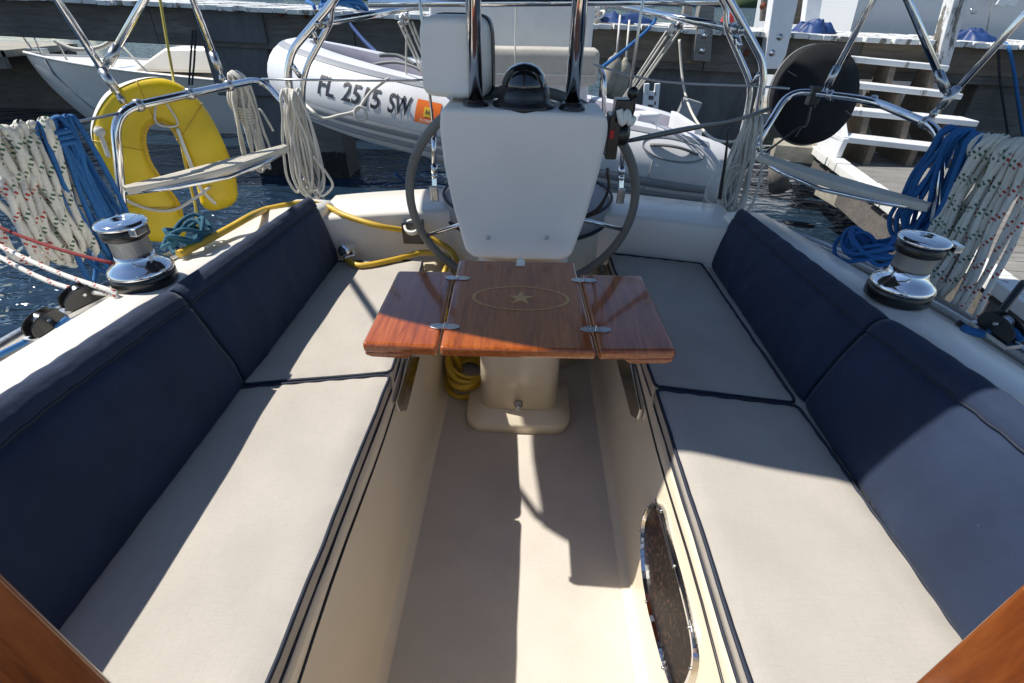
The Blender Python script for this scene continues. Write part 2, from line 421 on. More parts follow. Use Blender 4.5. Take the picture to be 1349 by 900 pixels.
# ------------------------------------------------------------------ the sailboat we stand in
boat = thing('sailboat', 'cream fibreglass sailboat whose cockpit fills the foreground', 'sailboat', (0, 0, 0))
HB = [(-2.6, 1.40), (-1, 1.47), (0, 1.50), (.8, 1.49), (1.3, 1.45), (1.7, 1.36), (2.05, 1.20), (2.3, 1.00), (2.42, .70), (2.46, 0)]
outl = smooth([(x, y, 0) for y, x in HB], 5)
def hull_surf(u, v):
    i = u*(2*len(outl)-2); k = int(round(i)); s = 1
    if k >= len(outl): k = 2*len(outl)-2-k; s = -1
    p = outl[k]; f = 1-.10*v*v
    return V((s*p.x*f, p.y-(.22*v if p.y > 1 else .0)*v, .50-1.05*v))
MB().grid(hull_surf, 2*len(outl)-2, 8).build('hull', M['white_gelcoat'], boat)
rail = [hull_surf(i/(2*len(outl)-2), 0)+V((0, 0, .02)) for i in range(2*len(outl)-1)]
MB().tube(rail, .022, 8).build('toe_rail', M['steel'], boat)
# side decks outside the coaming
for s in (-1, 1):
    m = MB(); ys = [-2.6+i*.2 for i in range(26)]
    def bx(yv):
        for a, b in zip(outl, outl[1:]):
            if a.y <= yv <= b.y and b.y > a.y: return a.x+(b.x-a.x)*(yv-a.y)/(b.y-a.y)
        return outl[-1].x
    for a, b in zip(ys, ys[1:]):
        b = min(b, 2.44)
        if a >= b: break
        m.poly([(s*.70, a, .5), (s*bx(a), a, .5), (s*bx(b), b, .5), (s*.70, b, .5)])
    m.build('side_deck', M['white_gelcoat'], boat)
# coamings
XO = [(-.3, 1.0), (.8, 1.003), (1.0, 1.003), (1.2, .99), (1.68, .95), (1.9, .93)]
def lerp(tab, t):
    for (a, p), (b, q) in zip(tab, tab[1:]):
        if t <= b: return p+(q-p)*max(0, (t-a))/(b-a)
    return tab[-1][1]
for s in (-1, 1):
    def cf(u, v, s=s):
        y = -.25+u*2.15; xo = lerp(XO, y); xi = lerp([(-.3, .845), (1.2, .845), (1.8, .765)], y); k = lerp([(-.3, .785), (.7, .775), (1.05, .752), (1.7, .715), (1.9, .69)] if s < 0 else [(-.3, .785), (.7, .775), (1.05, .745), (1.7, .70), (1.9, .685)], y)
        prof = [(xi, .45), (xi, k-.02), (xi+.015, k), ((xi+xo)/2, k+.004), (xo-.02, k), (xo-.004, k-.008), (xo+.004, k-.03), (xo+.05, .5)]
        q = prof[int(round(v*7))]; return V((s*q[0], y, q[1]))
    MB().grid(cf, 24, 7).build('coaming', M['white_gelcoat'], boat)
# cockpit well
W0, W1, WH = .318, .357, .468
MB().poly([(-W0, -.1, 0), (W0, -.1, 0), (W0, 2.0, 0), (-W0, 2.0, 0)]).build('cockpit_sole', M['sole'], boat)
for s in (-1, 1):
    prof = [(W0-.02, .0), (W0+.002, .004), (W0+.008, .018), (W0+.012, .05), (W1-.006, WH-.03), (W1, WH-.008), (W1+.012, WH), (.90, WH)]
    def wf(u, v, s=s):
        q = prof[int(round(v*(len(prof)-1)))]; return V((s*q[0], -.1+2.1*u, q[1]))
    MB().grid(wf, 20, len(prof)-1).build('seat_locker', M['gelcoat'], boat)
MB().box((0, .05, .234), (1.8, .1, .468)).build('bridge_deck', M['gelcoat'], boat, bevel=.01)
# coachroof behind the camera
m = MB(); m.hexa([(-.86, -3.6, .49), (.86, -3.6, .49), (.92, -.12, .49), (-.92, -.12, .49), (-.70, -3.4, .80), (.70, -3.4, .80), (.80, -.14, .86), (-.80, -.14, .86)])
m.build('coachroof', M['deck_paint'], boat, bevel=.05, bseg=3)
# stern coaming: wall plus flat top
def af(u, v):
    x = -.80+1.6*u; bow = .16*(1-(x/.8)**2); prof = [(1.76, .45), (1.764, .650), (1.769, .659), (1.782, .664), (1.99, .668), (2.02, .655), (2.03, .5)]
    q = prof[int(round(v*6))]; return V((x, q[0]+bow+(.0 if v < .55 else .04), q[1]))
MB().grid(af, 20, 6).build('stern_coaming', M['white_gelcoat'], boat)
MB().lathe([(.345, 0), (.34, .3), (.33, .585), (.315, .602), (0, .604)], (.0, 2.06, 0), seg=48).build('helm_seat_base', M['gelcoat'], boat)
# stainless framed opening in the starboard seat front
def wallp(x, y, off=0):
    n = V((WH, 0, -(W1-W0))).normalized(); p = PL(x, y, V((W0, 1, 0)), n); return p-n*off
fr = [wallp(*q) for q in ((859, 667), (868, 662), (878, 672), (886, 708), (896, 745), (907, 784), (917, 826), (922, 862), (920, 886), (912, 908), (902, 922), (892, 916), (880, 884), (868, 842), (857, 795), (850, 745), (849, 702), (852, 680))]
fr = smooth(fr, 5, True); c = sum(fr, V())/len(fr); inn = []
for i, p in enumerate(fr):
    t_ = (fr[(i+1) % len(fr)]-fr[i-1]).normalized(); q = t_.cross(V((1, 0, 0))).normalized(); q = q if q.dot(c-p) > 0 else -q
    inn.append(p+q*(.010 if p.y > c.y else .014))
m = MB(); nn = V((-.012, 0, .001)); b = m.add(fr); m.add([p+nn+(c-p).normalized()*.003 for p in fr]); m.add([p+nn+(p-c).normalized()*.003 for p in inn]); m.add(inn); n_ = len(fr)
for i in range(n_):
    j = (i+1) % n_
    for a, d in ((0, 1), (1, 2), (2, 3)): m.face((b+a*n_+i, b+a*n_+j, b+d*n_+j, b+d*n_+i), 0, a == 9)
pan = m.build('locker_opening', M['chrome'], boat); pan['label'] = 'polished oval steel frame around a dark mottled panel'
MB().prism([p+V((-.003, 0, 0)) for p in inn], V((.002, 0, 0))).build('pane', M['panelglass'], pan)
m = MB()
for i in range(0, n_, 10): p = (fr[i]+inn[i])/2+nn; m.ball(p, .0042, seg=8)
pieces(m, 'screw', M['steel'], pan)
top_ = max(inn, key=lambda p: p.z); far_ = max(inn, key=lambda p: p.y)
MB().beam(V((top_.x-.004, c.y+.02, c.z+.062)), V((top_.x-.004, far_.y-.004, c.z+.055)), .006, .010).build('divider', M['chrome'], pan)
# folded stainless table rests on both seat fronts
for s, pts in ((-1, ((549, 470), (534, 470), (517, 530), (521, 543), (531, 541))), (1, ((816, 474), (834, 474), (848, 540), (844, 553), (836, 548)))):
    n = V((WH*-s, 0, (W1-W0))).normalized()*-1
    nrm = V((-s*WH, 0, (W1-W0))).normalized()
    p = [PL(x, y, V((s*W0, 1, 0))+nrm*.004, nrm) for x, y in pts]
    MB().prism(p, nrm*.012).build('steel_strip', M['chrome'], boat, bevel=.002)
# seam between locker lid and wall
for s in (-1, 1):
    MB().tube([(s*(W1-.0075), -.0+i*.1, WH-.045-.008*math.sin(i*.9)) for i in range(19)], .0035, 6).build('lid_gasket', M['black'], boat)
# winch-handle pocket and latch on the stern wall
p = Y(545, 303, 1.81)
m = MB(); m.hexa([p+V(q) for q in ((-.04, -.025, -.05), (.04, -.025, -.05), (.04, .02, -.05), (-.04, .02, -.05), (-.04, -.03, .04), (.04, -.03, .04), (.04, .02, .04), (-.04, .02, .04))])
hp = m.build('handle_pocket', M['black'], boat, bevel=.006)
MB().lathe([(.030, 0), (.032, .02), (.024, .022), (.022, .005)], p+V((.002, -.02, .012)), (0, -.55, .83), 20).build('cup_ring', M['whitecloth'], hp)
p = Z(460, 336, .53)
m = MB(); m.box(p+V((0, 0, .02)), (.055, .05, .03)); m.lathe([(.022, 0), (.022, .03), (.012, .035)], p+V((0, -.02, .03)), (0, -1, .3), 16); m.tube([p+V((.02, 0, .02)), p+V((.03, -.03, .015)), p+V((.0, -.05, .01))], .006, 8)
m.build('locker_latch', M['chrome'], boat, bevel=.004)

# ------------------------------------------------------------------ seat cushions
def seat_cushion(label, cor, flap=0):
    cor = [V((x, y, 0)) for x, y in cor]                              # inner near, outer near, outer far, inner far
    c = sum(cor, V())/4; t = thing('seat_cushion', label, 'cushion', (c.x, c.y, .47), 'cockpit seat cushions')
    inx = 1 if c.x < 0 else -1
    def edge(u, v): return (cor[0]*(1-u)+cor[1]*u)*(1-v)+(cor[3]*(1-u)+cor[2]*u)*v
    sx = (cor[1]-cor[0]).length; sy = (cor[3]-cor[0]).length
    rr = random.Random(int(abs(c.x*977+c.y*131)))
    ph = [rr.uniform(0, 6) for _ in range(4)]
    def top(u, v):
        p = edge(u, v); e = min(u, 1-u)*sx; f = min(v, 1-v)*sy; k = min(1, min(e, f)/.05); k = 1-(1-k)**2
        z = .515+.0055*k+.0016*k*math.sin(p.x*13+ph[0])*math.sin(p.y*9+ph[1])+.0008*k*math.sin(p.x*31+p.y*23+ph[2])
        z += .0012*math.sin(p.y*105+ph[0]+2*math.sin(p.y*17))*math.exp(-e/.02)+.0012*math.sin(p.x*110+ph[1])*math.exp(-f/.02)
        return V((p.x, p.y, z))
    m = MB(); m.grid(top, 40, 120)
    bot = [edge(u, v) for u, v in ((0, 0), (1, 0), (1, 1), (0, 1))]
    loop = []
    for a, b in ((0, 1), (1, 2), (2, 3), (3, 0)):
        uv = [(0, 0), (1, 0), (1, 1), (0, 1)]
        for k in range(22):
            q = k/22; loop.append(edge(uv[a][0]*(1-q)+uv[b][0]*q, uv[a][1]*(1-q)+uv[b][1]*q))
    n = len(loop); b0 = m.add([V((p.x, p.y, .514)) for p in loop]); b1 = m.add([V((c.x+(p.x-c.x)*1.004, p.y, .495)) for p in loop]); b2 = m.add([V((p.x, p.y, .472)) for p in loop])
    for i in range(n):
        j = (i+1) % n; m.face((b0+i, b0+j, b1+j, b1+i), 0, True); m.face((b1+i, b1+j, b2+j, b2+i), 0, True)
    m.face(range(b2, b2+n))
    m.build('cover', M['canvas'], t)
    m = MB(); lp = rounded([V((p.x, p.y, .5165)) for p in cor], .02, 5, True)
    lp2 = []
    for i, p in enumerate(lp):
        q = lp[(i+1) % len(lp)]; nseg = max(1, int((q-p).length/.06))
        for k in range(nseg):
            z = p+(q-p)*(k/nseg); lp2.append(z+V((rr.uniform(-.0012, .0012), 0, rr.uniform(-.001, .001))))
    m.tube(lp2, .0042, 7, True); m.tube([V((p.x, p.y, .475)) for p in lp2], .004, 7, True)
    m.build('piping', M['piping'], t)
seat_cushion('near off-white seat cushion on the left, mostly sunlit', ((-.362, .02), (-.735, -.02), (-.728, .962), (-.352, 1.036)))
seat_cushion('far off-white seat cushion on the left, under the yellow hose', ((-.352, 1.048), (-.728, .974), (-.722, 1.715), (-.395, 1.745)))
seat_cushion('near off-white seat cushion on the right, half sunlit, above the steel framed opening', ((.357, .02), (.74, -.02), (.700, .966), (.352, 1.014)))
seat_cushion('far off-white seat cushion on the right, lying wholly in shade', ((.352, 1.026), (.700, .978), (.685, 1.79), (.335, 1.86)))

# ------------------------------------------------------------------ navy backrests
def backrest(label, s, y0, y1, seed):
    t = thing('back_cushion', label, 'cushion', (s*.78, (y0+y1)/2, .50), 'navy cockpit back cushions')
    prof = [(.728, .502), (.722, .52), (.728, .56), (.745, .63), (.765, .70), (.786, .758), (.796, .770), (.794, .780), (.800, .797), (.815, .812), (.832, .817), (.848, .808), (.856, .788), (.853, .75), (.835, .62), (.82, .502)]
    rr = random.Random(seed); ph = [rr.uniform(0, 6.3) for _ in range(8)]; ln = y1-y0; npf = len(prof)
    cx, cz = .79, .66
    wr = [(rr.uniform(0, ln), rr.uniform(.52, .76), rr.uniform(-.9, .9), rr.uniform(.010, .030), rr.uniform(-.0034, .0018)) for _ in range(26)]
    def f(u, v):
        y = y0+u*ln; k = v*(npf-1); i = min(int(k), npf-2); q = k-i
        x = prof[i][0]*(1-q)+prof[i+1][0]*q; z = prof[i][1]*(1-q)+prof[i+1][1]*q
        e = min(u, 1-u)*ln; sh = 1-.07*max(0, 1-e/.03)**2
        fl = 1-.40*max(0, (y-.9)/.85); x0 = x; x = .725+(x-.725)*fl; z2 = z-lerp(([(-.3, -.01), (.6, 0), (1.0, .030), (1.75, .056)] if s < 0 else [(-.3, -.01), (.6, 0), (1.04, .048), (1.8, .076)]), y)*max(0, z-.5)/.3
        x = .775+(x-.775)*sh; z2 = cz+(z2-cz)*(1-.03*max(0, 1-e/.035)**2)
        if v < .40:
            d = .008*math.sin(math.pi*v/.42)*(1-max(0, 1-e/.12)**2)
            for a, zz, sl, wd, am in wr:
                dd = (y-y0-a)-sl*(z-zz); d += -am*math.exp(-(dd/wd)**2)*math.exp(-((z-zz)/.10)**2)*1.3
            x -= d
        else:
            d = .0011*math.sin(y*95+ph[0]+math.sin(y*11)*2)*math.sin(y*7+ph[1])
            z2 += d; x += d*.6
        return V((s*x, y, z2))
    m = MB(); nu = int(ln/.014); nv = 45; m.grid(f, nu, nv)
    for u in (0, 1): m.face([m.add([f(u, j/nv)]) for j in range(nv+1)])
    m.build('cover', M['navy'], t, weld=True)
    m = MB(); m.tube([f(i/60, 6.5/(npf-1))+V((-s*.0005, 0, 0)) for i in range(61)], .0028, 6); m.build('seam', M['piping'], t)
backrest('near navy back cushion on the left, in shade', -1, -.05, .985, 3)
backrest('far navy back cushion on the left, next to the yellow hose', -1, .995, 1.745, 5)
backrest('near navy back cushion on the right, its face partly sunlit', 1, -.05, .985, 8)
backrest('far navy back cushion on the right, wholly in shade', 1, .995, 1.80, 13)

# ------------------------------------------------------------------ cockpit table
tb = thing('cockpit_table', 'varnished mahogany folding table with star inlay and two raised leaves', 'table', (-.01, 1.07, .71))
ZT = .74; TH = .026
def tpan(cor, name, m_=None, bev=.008):
    return MB().prism([V((x, y, ZT-TH)) for x, y in cor], (0, 0, TH)).build(name, m_ or M['mahogany'], tb, bevel=bev, bseg=3)
tpan(((-.177, .857), (.158, .862), (.140, 1.298), (-.190, 1.292)), 'centre_panel')
def leaf(cor, s):
    o = tpan(cor, 'leaf'); (x0, y0), (x1, y1) = cor[0], cor[1]
    a, b = (V((x0, y0, 0)), V((x1, y1, 0))) if s < 0 else (V((x1, y1, 0)), V((x0, y0, 0)))
    d = b-a; pts = [a+d*.012+V((0, 0, ZT-TH+.001)), a+d*.012+V((0, 0, ZT-TH-.008)), a+d*.10+V((0, 0, ZT-TH-.013)), a+d*.52+V((0, 0, ZT-TH-.013)), a+d*.60+V((0, 0, ZT-TH-.010)), a+d*.66+V((0, 0, ZT-TH+.001))]
    MB().prism([p+V((0, .0045, 0)) for p in pts], (0, .018, 0)).build('fiddle_strip', M['mahogany'], o, bevel=.003)
leaf(((-.345, .862), (-.182, .857), (-.195, 1.216), (-.346, 1.212)), -1)
leaf(((.163, .862), (.330, .873), (.318, 1.226), (.148, 1.222)), 1)
m = MB()                                                             # oval line and star let into the veneer
ce = Z(686, 393, ZT); ax, ay = .122, .060
E1 = [V((ce.x+ax*math.cos(a)*k, ce.y+ay*math.sin(a)*k, ZT+.0008)) for k in (1, .93) for a in [2*math.pi*i/64 for i in range(64)]]
b = m.add(E1)
for i in range(64): j = (i+1) % 64; m.face((b+i, b+j, b+64+j, b+64+i))
cs = m.add([V((ce.x, ce.y, ZT+.0008))]); st = []
for i in range(10):
    a = math.pi/2+math.pi*i/5; r = .036 if i % 2 == 0 else .013
    st.append(V((ce.x+r*math.cos(a), ce.y+r*math.sin(a)*1.0, ZT+.0008)))
sb = m.add(st)
for i in range(10): m.face((cs, sb+i, sb+(i+1) % 10))
m.build('inlay', M['inlay'], tb)
for px, py in ((586, 431), (785, 435), (603, 367), (769, 370)):
    p = Z(px, py, ZT); m = MB()
    ol = [V((p.x+.031*math.cos(a)*(1+.12*abs(math.cos(a))), p.y+.0105*math.sin(a)*(1.25 if abs(math.cos(a)) > .35 else .9), ZT+.0006)) for a in [2*math.pi*i/28 for i in range(28)]]
    m.prism(ol, (0, 0, .0026)); h = m.build('hinge', M['steel'], tb, bevel=.0008)
    m = MB(); m.tube([p+V((0, -.010, .0035)), p+V((0, .010, .0035))], .0032, 8)
    for dx in (-.022, -.012, .012, .022): m.ball(p+V((dx, 0, .003)), (.003, .003, .0012), seg=8)
    m.build('hinge_pin', M['chrome'], h)
p = Z(686, 347, ZT)
m = MB(); m.lathe([(.012, 0), (.012, .008), (.009, .012), (0, .013)], p+V((0, 0, 0)), seg=20); m.box(p+V((0, -.012, .004)), (.024, .02, .007)); m.build('latch', M['whitecloth'], tb, bevel=.002)

# ------------------------------------------------------------------ steering pedestal with console, compass, guard
ped = thing('steering_pedestal', 'cream steering pedestal with white console, black compass dome and grey rimmed wheel', 'helm pedestal', (-.01, 1.5, 0))
def rrect(cx, cy, w_, d_, r, z, n=6):
    out = []
    for sx_, sy_, a0 in ((1, -1, -90), (1, 1, 0), (-1, 1, 90), (-1, -1, 180)):
        for k in range(n+1):
            a = R(a0+90*k/n); out.append(V((cx+sx_*(w_/2-r)+r*math.cos(a), cy+sy_*(d_/2-r)+r*math.sin(a), z)))
    return out
def loft(m, rings, smooth_=True, cap=True):
    bs = [m.add(r) for r in rings]; n = len(rings[0])
    for a, b in zip(bs, bs[1:]):
        for i in range(n): j = (i+1) % n; m.face((a+i, a+j, b+j, b+i), 0, smooth_)
    if cap: m.face(list(range(bs[0], bs[0]+n))[::-1]); m.face(range(bs[-1], bs[-1]+n))
    return m
PX_, PY_ = -.008, 1.50
loft(MB(), [rrect(PX_, PY_, .40, .30, .07, 0), rrect(PX_, PY_, .40, .30, .07, .035), rrect(PX_, PY_, .392, .292, .07, .047), rrect(PX_, PY_, .31, .215, .07, .062), rrect(PX_, PY_, .298, .20, .06, .075)]).build('base_flange', M['gelcoat'], ped)
loft(MB(), [rrect(PX_, PY_, .294, .196, .055, .06), rrect(PX_, PY_, .29, .195, .055, .3), rrect(PX_, PY_, .285, .195, .055, .72)]).build('column', M['gelcoat'], ped)
m = MB(); p = Y(683, 532, PY_-.098)
m.lathe([(.017, 0), (.017, .008), (.012, .014), (.010, .026), (.006, .028), (.006, .02)], p, (0, -1, 0), 18); m.build('drain_fitting', M['steel'], ped)
m = MB(); p = Y(687, 463, PY_-.100); m.box(p, (.16, .006, .016))
for dx in (-.06, 0, .06): m.ball(p+V((dx, -.004, 0)), .004, seg=8)
m.build('screw_plate', M['steel'], ped)
# console
YC = 1.345
cpx = [(614, 331), (625, 340), (690, 342.5), (740, 343.5), (752, 337), (770, 290), (788, 230), (799, 180), (800, 164), (797, 153), (585, 144), (581, 150), (580, 170), (586, 220), (598, 275)]
face = [Y(x, y, YC) for x, y in cpx]; face = rounded(face, .012, 3, True)
cc = sum(face, V())/len(face)
loft(MB(), [[p for p in face], [cc+(p-cc)*1.012+V((0, .010, 0)) for p in face], [cc+(p-cc)*1.012+V((0, .17, 0)) for p in face], [cc+(p-cc)*.97+V((0, .19, 0)) for p in face]], True).build('console', M['pod'], ped, bevel=.010, bseg=3)
for x, y in ((643, 313), (720, 313)): MB().lathe([(.006, 0), (.006, .003), (.003, .006), (0, .007)], Y(x, y, YC-.0005), (0, -1, 0), 12).build('screw', M['steel'], ped)
ZP = Y(690, 149, YC).z
p = V((Y(690, 140, YC+.085).x, YC+.085, ZP))
cb = MB().lathe([(.082, -.002), (.082, .010), (.070, .014), (.068, .03), (.063, .05), (.058, .052)], p, seg=40).build('compass', M['black'], ped)
MB().lathe([(.060, .040), (.058, .058), (.05, .078), (.036, .093), (.018, .101), (0, .103)], p, seg=36).build('dome', M['dome'], cb)
for px in (627, 753):
    q = Y(px, 147, YC+.06); q.z = ZP-.01
    if px == 627: ql = q
    else: qr = q
gp = rounded([ql, ql+V((0, .0, .62)), qr+V((0, 0, .62)), qr], .1, 8)
g = MB().tube(gp, .0185, 16).build('guard_tube', M['chrome'], ped)
for q in (ql, qr): MB().lathe([(.034, .008), (.034, .016), (.027, .026), (.0215, .03), (.0215, .012)], q, seg=24).build('guard_socket', M['black'], ped)
# instrument housing clamped to the guard
bc = ql+V((-.052, .078, 0)); bc.z = Y(605, 75, bc.y).z
hw, hh = .086, .093
ring = []
for a in [2*math.pi*i/40 for i in range(40)]:
    ca, sa = math.cos(a), math.sin(a); e = .34
    ring.append(V((math.copysign(abs(ca)**e, ca)*hw*(1-.06*sa), 0, math.copysign(abs(sa)**e, sa)*hh)))
rot = Matrix.Rotation(R(-14), 3, 'Z')
def rg(k, y): return [bc+rot @ V((p.x*k, y, p.z*k)) for p in ring]
bx_ = loft(MB(), [rg(.80, -.062), rg(.90, -.058), rg(.97, -.045), rg(1, -.02), rg(1, .02)]).build('instrument_housing', M['pod'], ped)
loft(MB(), [rg(1.035, .021), rg(1.035, .046)]).build('bezel', M['black'], bx_, bevel=.004)
m = MB(); m.box(ql+V((0, .022, bc.z-ql.z)), (.03, .03, .03)); m.tube(smooth([bc+V((.05, .03, -.07)), bc+V((.02, .0, -.115)), bc+V((.0, .01, -.14)), ql+V((-.03, .03, .02)), ql+V((-.02, .05, -.02))], 6), .005, 7)
m.build('bracket', M['black'], bx_, bevel=.004)
# engine control on the right side of the console
p = Y(810, 168, YC+.08)
m = MB(); m.box(p+V((-.006, 0, -.02)), (.03, .07, .11)); m.box(p+V((.012, -.01, .045)), (.045, .05, .055)); m.lathe([(.03, 0), (.032, .03), (.02, .04)], p+V((.0, 0, -.015)), (1, 0, 0), 20)
m.tube([p+V((.03, 0, -.015)), p+V((.035, -.02, .05)), p+V((.03, -.03, .085))], .009, 8); m.ball(p+V((.03, -.03, .088)), .015)
ec = m.build('engine_control', M['black'], ped, bevel=.005)
MB().box(p+V((-.012, -.038, -.01)), (.012, .006, .022)).build('red_button', M['redcloth'], ec, bevel=.002)
m = MB(); m.tube(smooth([p+V((.0, -.04, .05)), p+V((.01, -.05, .02)), p+V((.02, -.04, .045)), p+V((.03, -.045, .02)), p+V((.04, -.03, .03))], 5), .009, 8); m.build('white_lever', M['whitecloth'], ec)
m = MB()
for dz in (0, .012): m.tube(smooth([p+V((-.01, -.02, -.10-dz)), p+V((0, -.02, -.16)), p+V((-.02, .0, -.22-dz)), p+V((-.05, .02, -.25))], 6), .004, 6)
m.build('cable', M['black'], ec)

# ------------------------------------------------------------------ wheel
WC = V((-.018, 1.60, .795)); WR = .366; wt = R(15)
ex = V((1, 0, 0)); ey = V((0, -math.sin(wt), math.cos(wt))); en = ex.cross(ey)
wh = MB().tube([WC+ex*(WR*math.cos(a))+ey*(WR*math.sin(a)) for a in [2*math.pi*i/80 for i in range(80)]], .0142, 12, True).build('steering_wheel', M['greyrubber'], ped)
wh['label'] = 'large wheel with grey leather rim'
MB().lathe([(.05, -.03), (.05, .02), (.03, .035), (.02, .05), (0, .052)], WC, en, 24).build('hub', M['chrome'], wh)
for k in range(5):
    a = R(90-180+36*2*k+54+22)
    MB().tube([WC+(ex*math.cos(a)+ey*math.sin(a))*.04, WC+(ex*math.cos(a)+ey*math.sin(a))*(WR-.01)], .0075, 8).build('spoke', M['chrome'], wh)
MB().tube([(PX_, 1.46, .80), WC], .03, 16).build('shaft', M['chrome'], wh)

# helm seat cushion
hs = thing('helm_seat_cushion', 'round grey vinyl helm seat cushion with navy piping behind the wheel', 'cushion', (.0, 2.06, .605))
MB().lathe([(.336, .0), (.346, .02), (.346, .07), (.33, .085), (0, .092)], (.0, 2.06, .606), seg=48).build('cover', M['grey_vinyl'], hs)
m = MB()
for z in (.612, .692): m.tube([(.347*math.cos(a), 2.06+.347*math.sin(a), z) for a in [2*math.pi*i/56 for i in range(56)]], .006, 6, True)
m.build('piping', M['piping'], hs)
# ------------------------------------------------------------------ stern rails with perch seats
def clamp(m, p, d, r=.0165, w_=.024): d = V(d).normalized(); m.lathe([(r, -w_/2), (r+.004, -w_/2+.004), (r+.004, w_/2-.004), (r, w_/2)], p, d, 16)
RL = {}
for s in (-1, 1):
    if s < 0:
        base = Y(170, 366, 1.62); c0 = Z(150, 146, 1.03); c1 = Z(345, 104, 1.05); c2 = Y(386, 150, 2.28); e = Y(423, 268, 2.26)
        mid = Z(250, 124, 1.045)
        st = [Z(165, 250, .80), Z(378, 194, .84)]
    else:
        base = Y(1222, 372, 1.62); c0 = Z(1243, 172, 1.01); c1 = Z(1040, 119, 1.05); c2 = Y(1012, 165, 2.30); e = Y(950, 272, 2.26)
        mid = Z(1150, 133, 1.045)
        st = [Z(1224, 272, .80), Z(1000, 206, .84)]
    t = thing('stern_rail', ('polished stern rail carrying a sunlit perch seat before the yellow horseshoe buoy' if s < 0 else 'polished stern rail carrying a shaded perch seat in front of the dock steps'), 'rail', base, 'stern rails')
    up = rounded([base, c0, mid, c1, c2, e], .085, 8)
    MB().tube(up, .0145, 14).build('rail_tube', M['chrome'], t)
    for p in (base, e): MB().lathe([(.034, -.01), (.034, .0), (.022, .02), (.018, .04)], p, (0, 0, 1), 18).build('base_plate', M['steel'], t)
    RL[s] = (base, c0, mid, c1, c2, e, up[6])
    # perch seat: a slatted lens-shaped slab between post and inner leg
    a, b_ = st; d = b_-a; sd = V((-d.y, d.x, 0)).normalized()*(1 if s > 0 else -1)
    if sd.dot(V((0, -1, 0))) < 0: sd = -sd
    wd = .075
    def slab(u, v):
        wv = wd*(1-abs(2*u-1)**2.2)*.9+.03
        p = a+d*u+sd*(wv*v-.02); g = -.007*max(0, math.cos(v*2*math.pi*6))**5
        return V((p.x, p.y, p.z+g))
    m = MB(); m.grid(lambda u, v: slab(u, v)+V((0, 0, .009)), 30, 56); m.grid(lambda u, v: slab(u, v)-V((0, 0, .009)), 30, 8)
    m.grid(lambda u, v: slab(u, 0)+V((0, 0, (v-.5)*.018)), 30, 1); m.grid(lambda u, v: slab(u, 1)+V((0, 0, (v-.5)*.018)), 30, 1)
    m.build('perch_seat', M['slat'], t)
    m = MB(); m.tube([a+V((0, 0, -.012)), a+d*.2+sd*.06+V((0, 0, -.016)), a+d*.5+sd*.11+V((0, 0, -.018)), a+d*.8+sd*.06+V((0, 0, -.016)), b_+V((0, 0, -.012))], .008, 8)
    m.build('seat_support', M['chrome'], t)
    # hinge clamps where the canopy legs land
    m = MB(); clamp(m, up[9], up[10]-up[8]); clamp(m, (mid+c1)/2, c1-mid); clamp(m, mid, c1-mid); clamp(m, c2*.75+e*.25, c2-e); pieces(m, 'clamp', M['steel'], t)

# ------------------------------------------------------------------ canopy overhead, its frame seen at the frame edges
bim = thing('canopy_frame', 'polished slanting tubes rising from both stern rails to a canopy overhead', 'canopy', (0, 1.9, 1.03))
def leg(pa, pb, ztop, r=.0125, joint=True):
    d = (pb-pa); k = (ztop-pa.z)/d.z; t_ = pa+d*k
    o = MB().tube([pa+d*.06, t_], r, 14).build('leg', M['chrome'], bim)
    m = MB(); dn = d.normalized(); m.tube([pa+dn*.03, pa+dn*.10], r+.0035, 12); m.tube([pa-dn*.015, pa+dn*.03], r*.8, 8); m.ball(pa, .014, seg=10)
    m.build('end_fitting', M['steel'], o); return t_
A1 = Z(160, 131, 1.035); A2 = Y(76, 0, A1.y+.03); ta = leg(A1, A2, 2.02)
k1 = A1+(A2-A1)*.30
B2 = Y(190, 0, A1.y+.16); tb_ = leg(k1, B2, 1.95)
C1 = Z(293, 104, 1.05); C2 = Y(254, 0, C1.y+.04); tc = leg(C1, C2, 1.98)
F1 = Z(1230, 150, 1.02); F2 = Y(1349, 21, F1.y+.02); tf = leg(F1, F2, 2.02)
E1_ = F1+(F2-F1)*.18; E2 = Y(1196, 0, F1.y+.16); te = leg(E1_, E2, 1.95)
D1 = Z(1085, 122, 1.05); D2 = Y(1150, 0, D1.y+.04); td = leg(D1, D2, 1.98)
# canopy: front edge and sides placed so that its shade lies on the table and starboard seats as in the photograph
CF = [(-1.36, 1.22, 2.06), (-1.22, 1.13, 2.12), (-.75, 1.0, 2.16), (0, .86, 2.20), (.75, .88, 2.16), (1.30, .92, 2.06)]
CB = [(-1.36, 2.62, 2.00), (-1.22, 2.66, 2.06), (-.75, 2.70, 2.12), (0, 2.72, 2.15), (.75, 2.70, 2.12), (1.30, 2.64, 2.00)]
CFs, CBs = smooth(CF, 6), smooth(CB, 6)
def cano(u, v):
    i = min(int(round(v*(len(CFs)-1))), len(CFs)-1); p = CFs[i]*(1-u)+CBs[i]*u; p.z -= .035*math.sin(u*math.pi*2)**2; return p
m = MB(); m.grid(cano, 20, len(CFs)-1); m.grid(lambda u, v: cano(u, v)-V((0, 0, .006)), 20, len(CFs)-1)
m.build('canopy', M['canopy'], bim)
m = MB()
for u in (0.02, .5, .98): m.tube([cano(u, v/30)-V((0, 0, .018)) for v in range(31)], .0125, 10)
m.tube([ta, cano(.02, 0)-V((0, 0, .018))], .0125); m.tube([tb_, cano(.5, 0)-V((0, 0, .018))], .0125); m.tube([tc, cano(.98, 0)-V((0, 0, .018))], .0125)
m.tube([tf, cano(.02, 1)-V((0, 0, .018))], .0125); m.tube([te, cano(.5, 1)-V((0, 0, .018))], .0125); m.tube([td, cano(.98, 1)-V((0, 0, .018))], .0125)
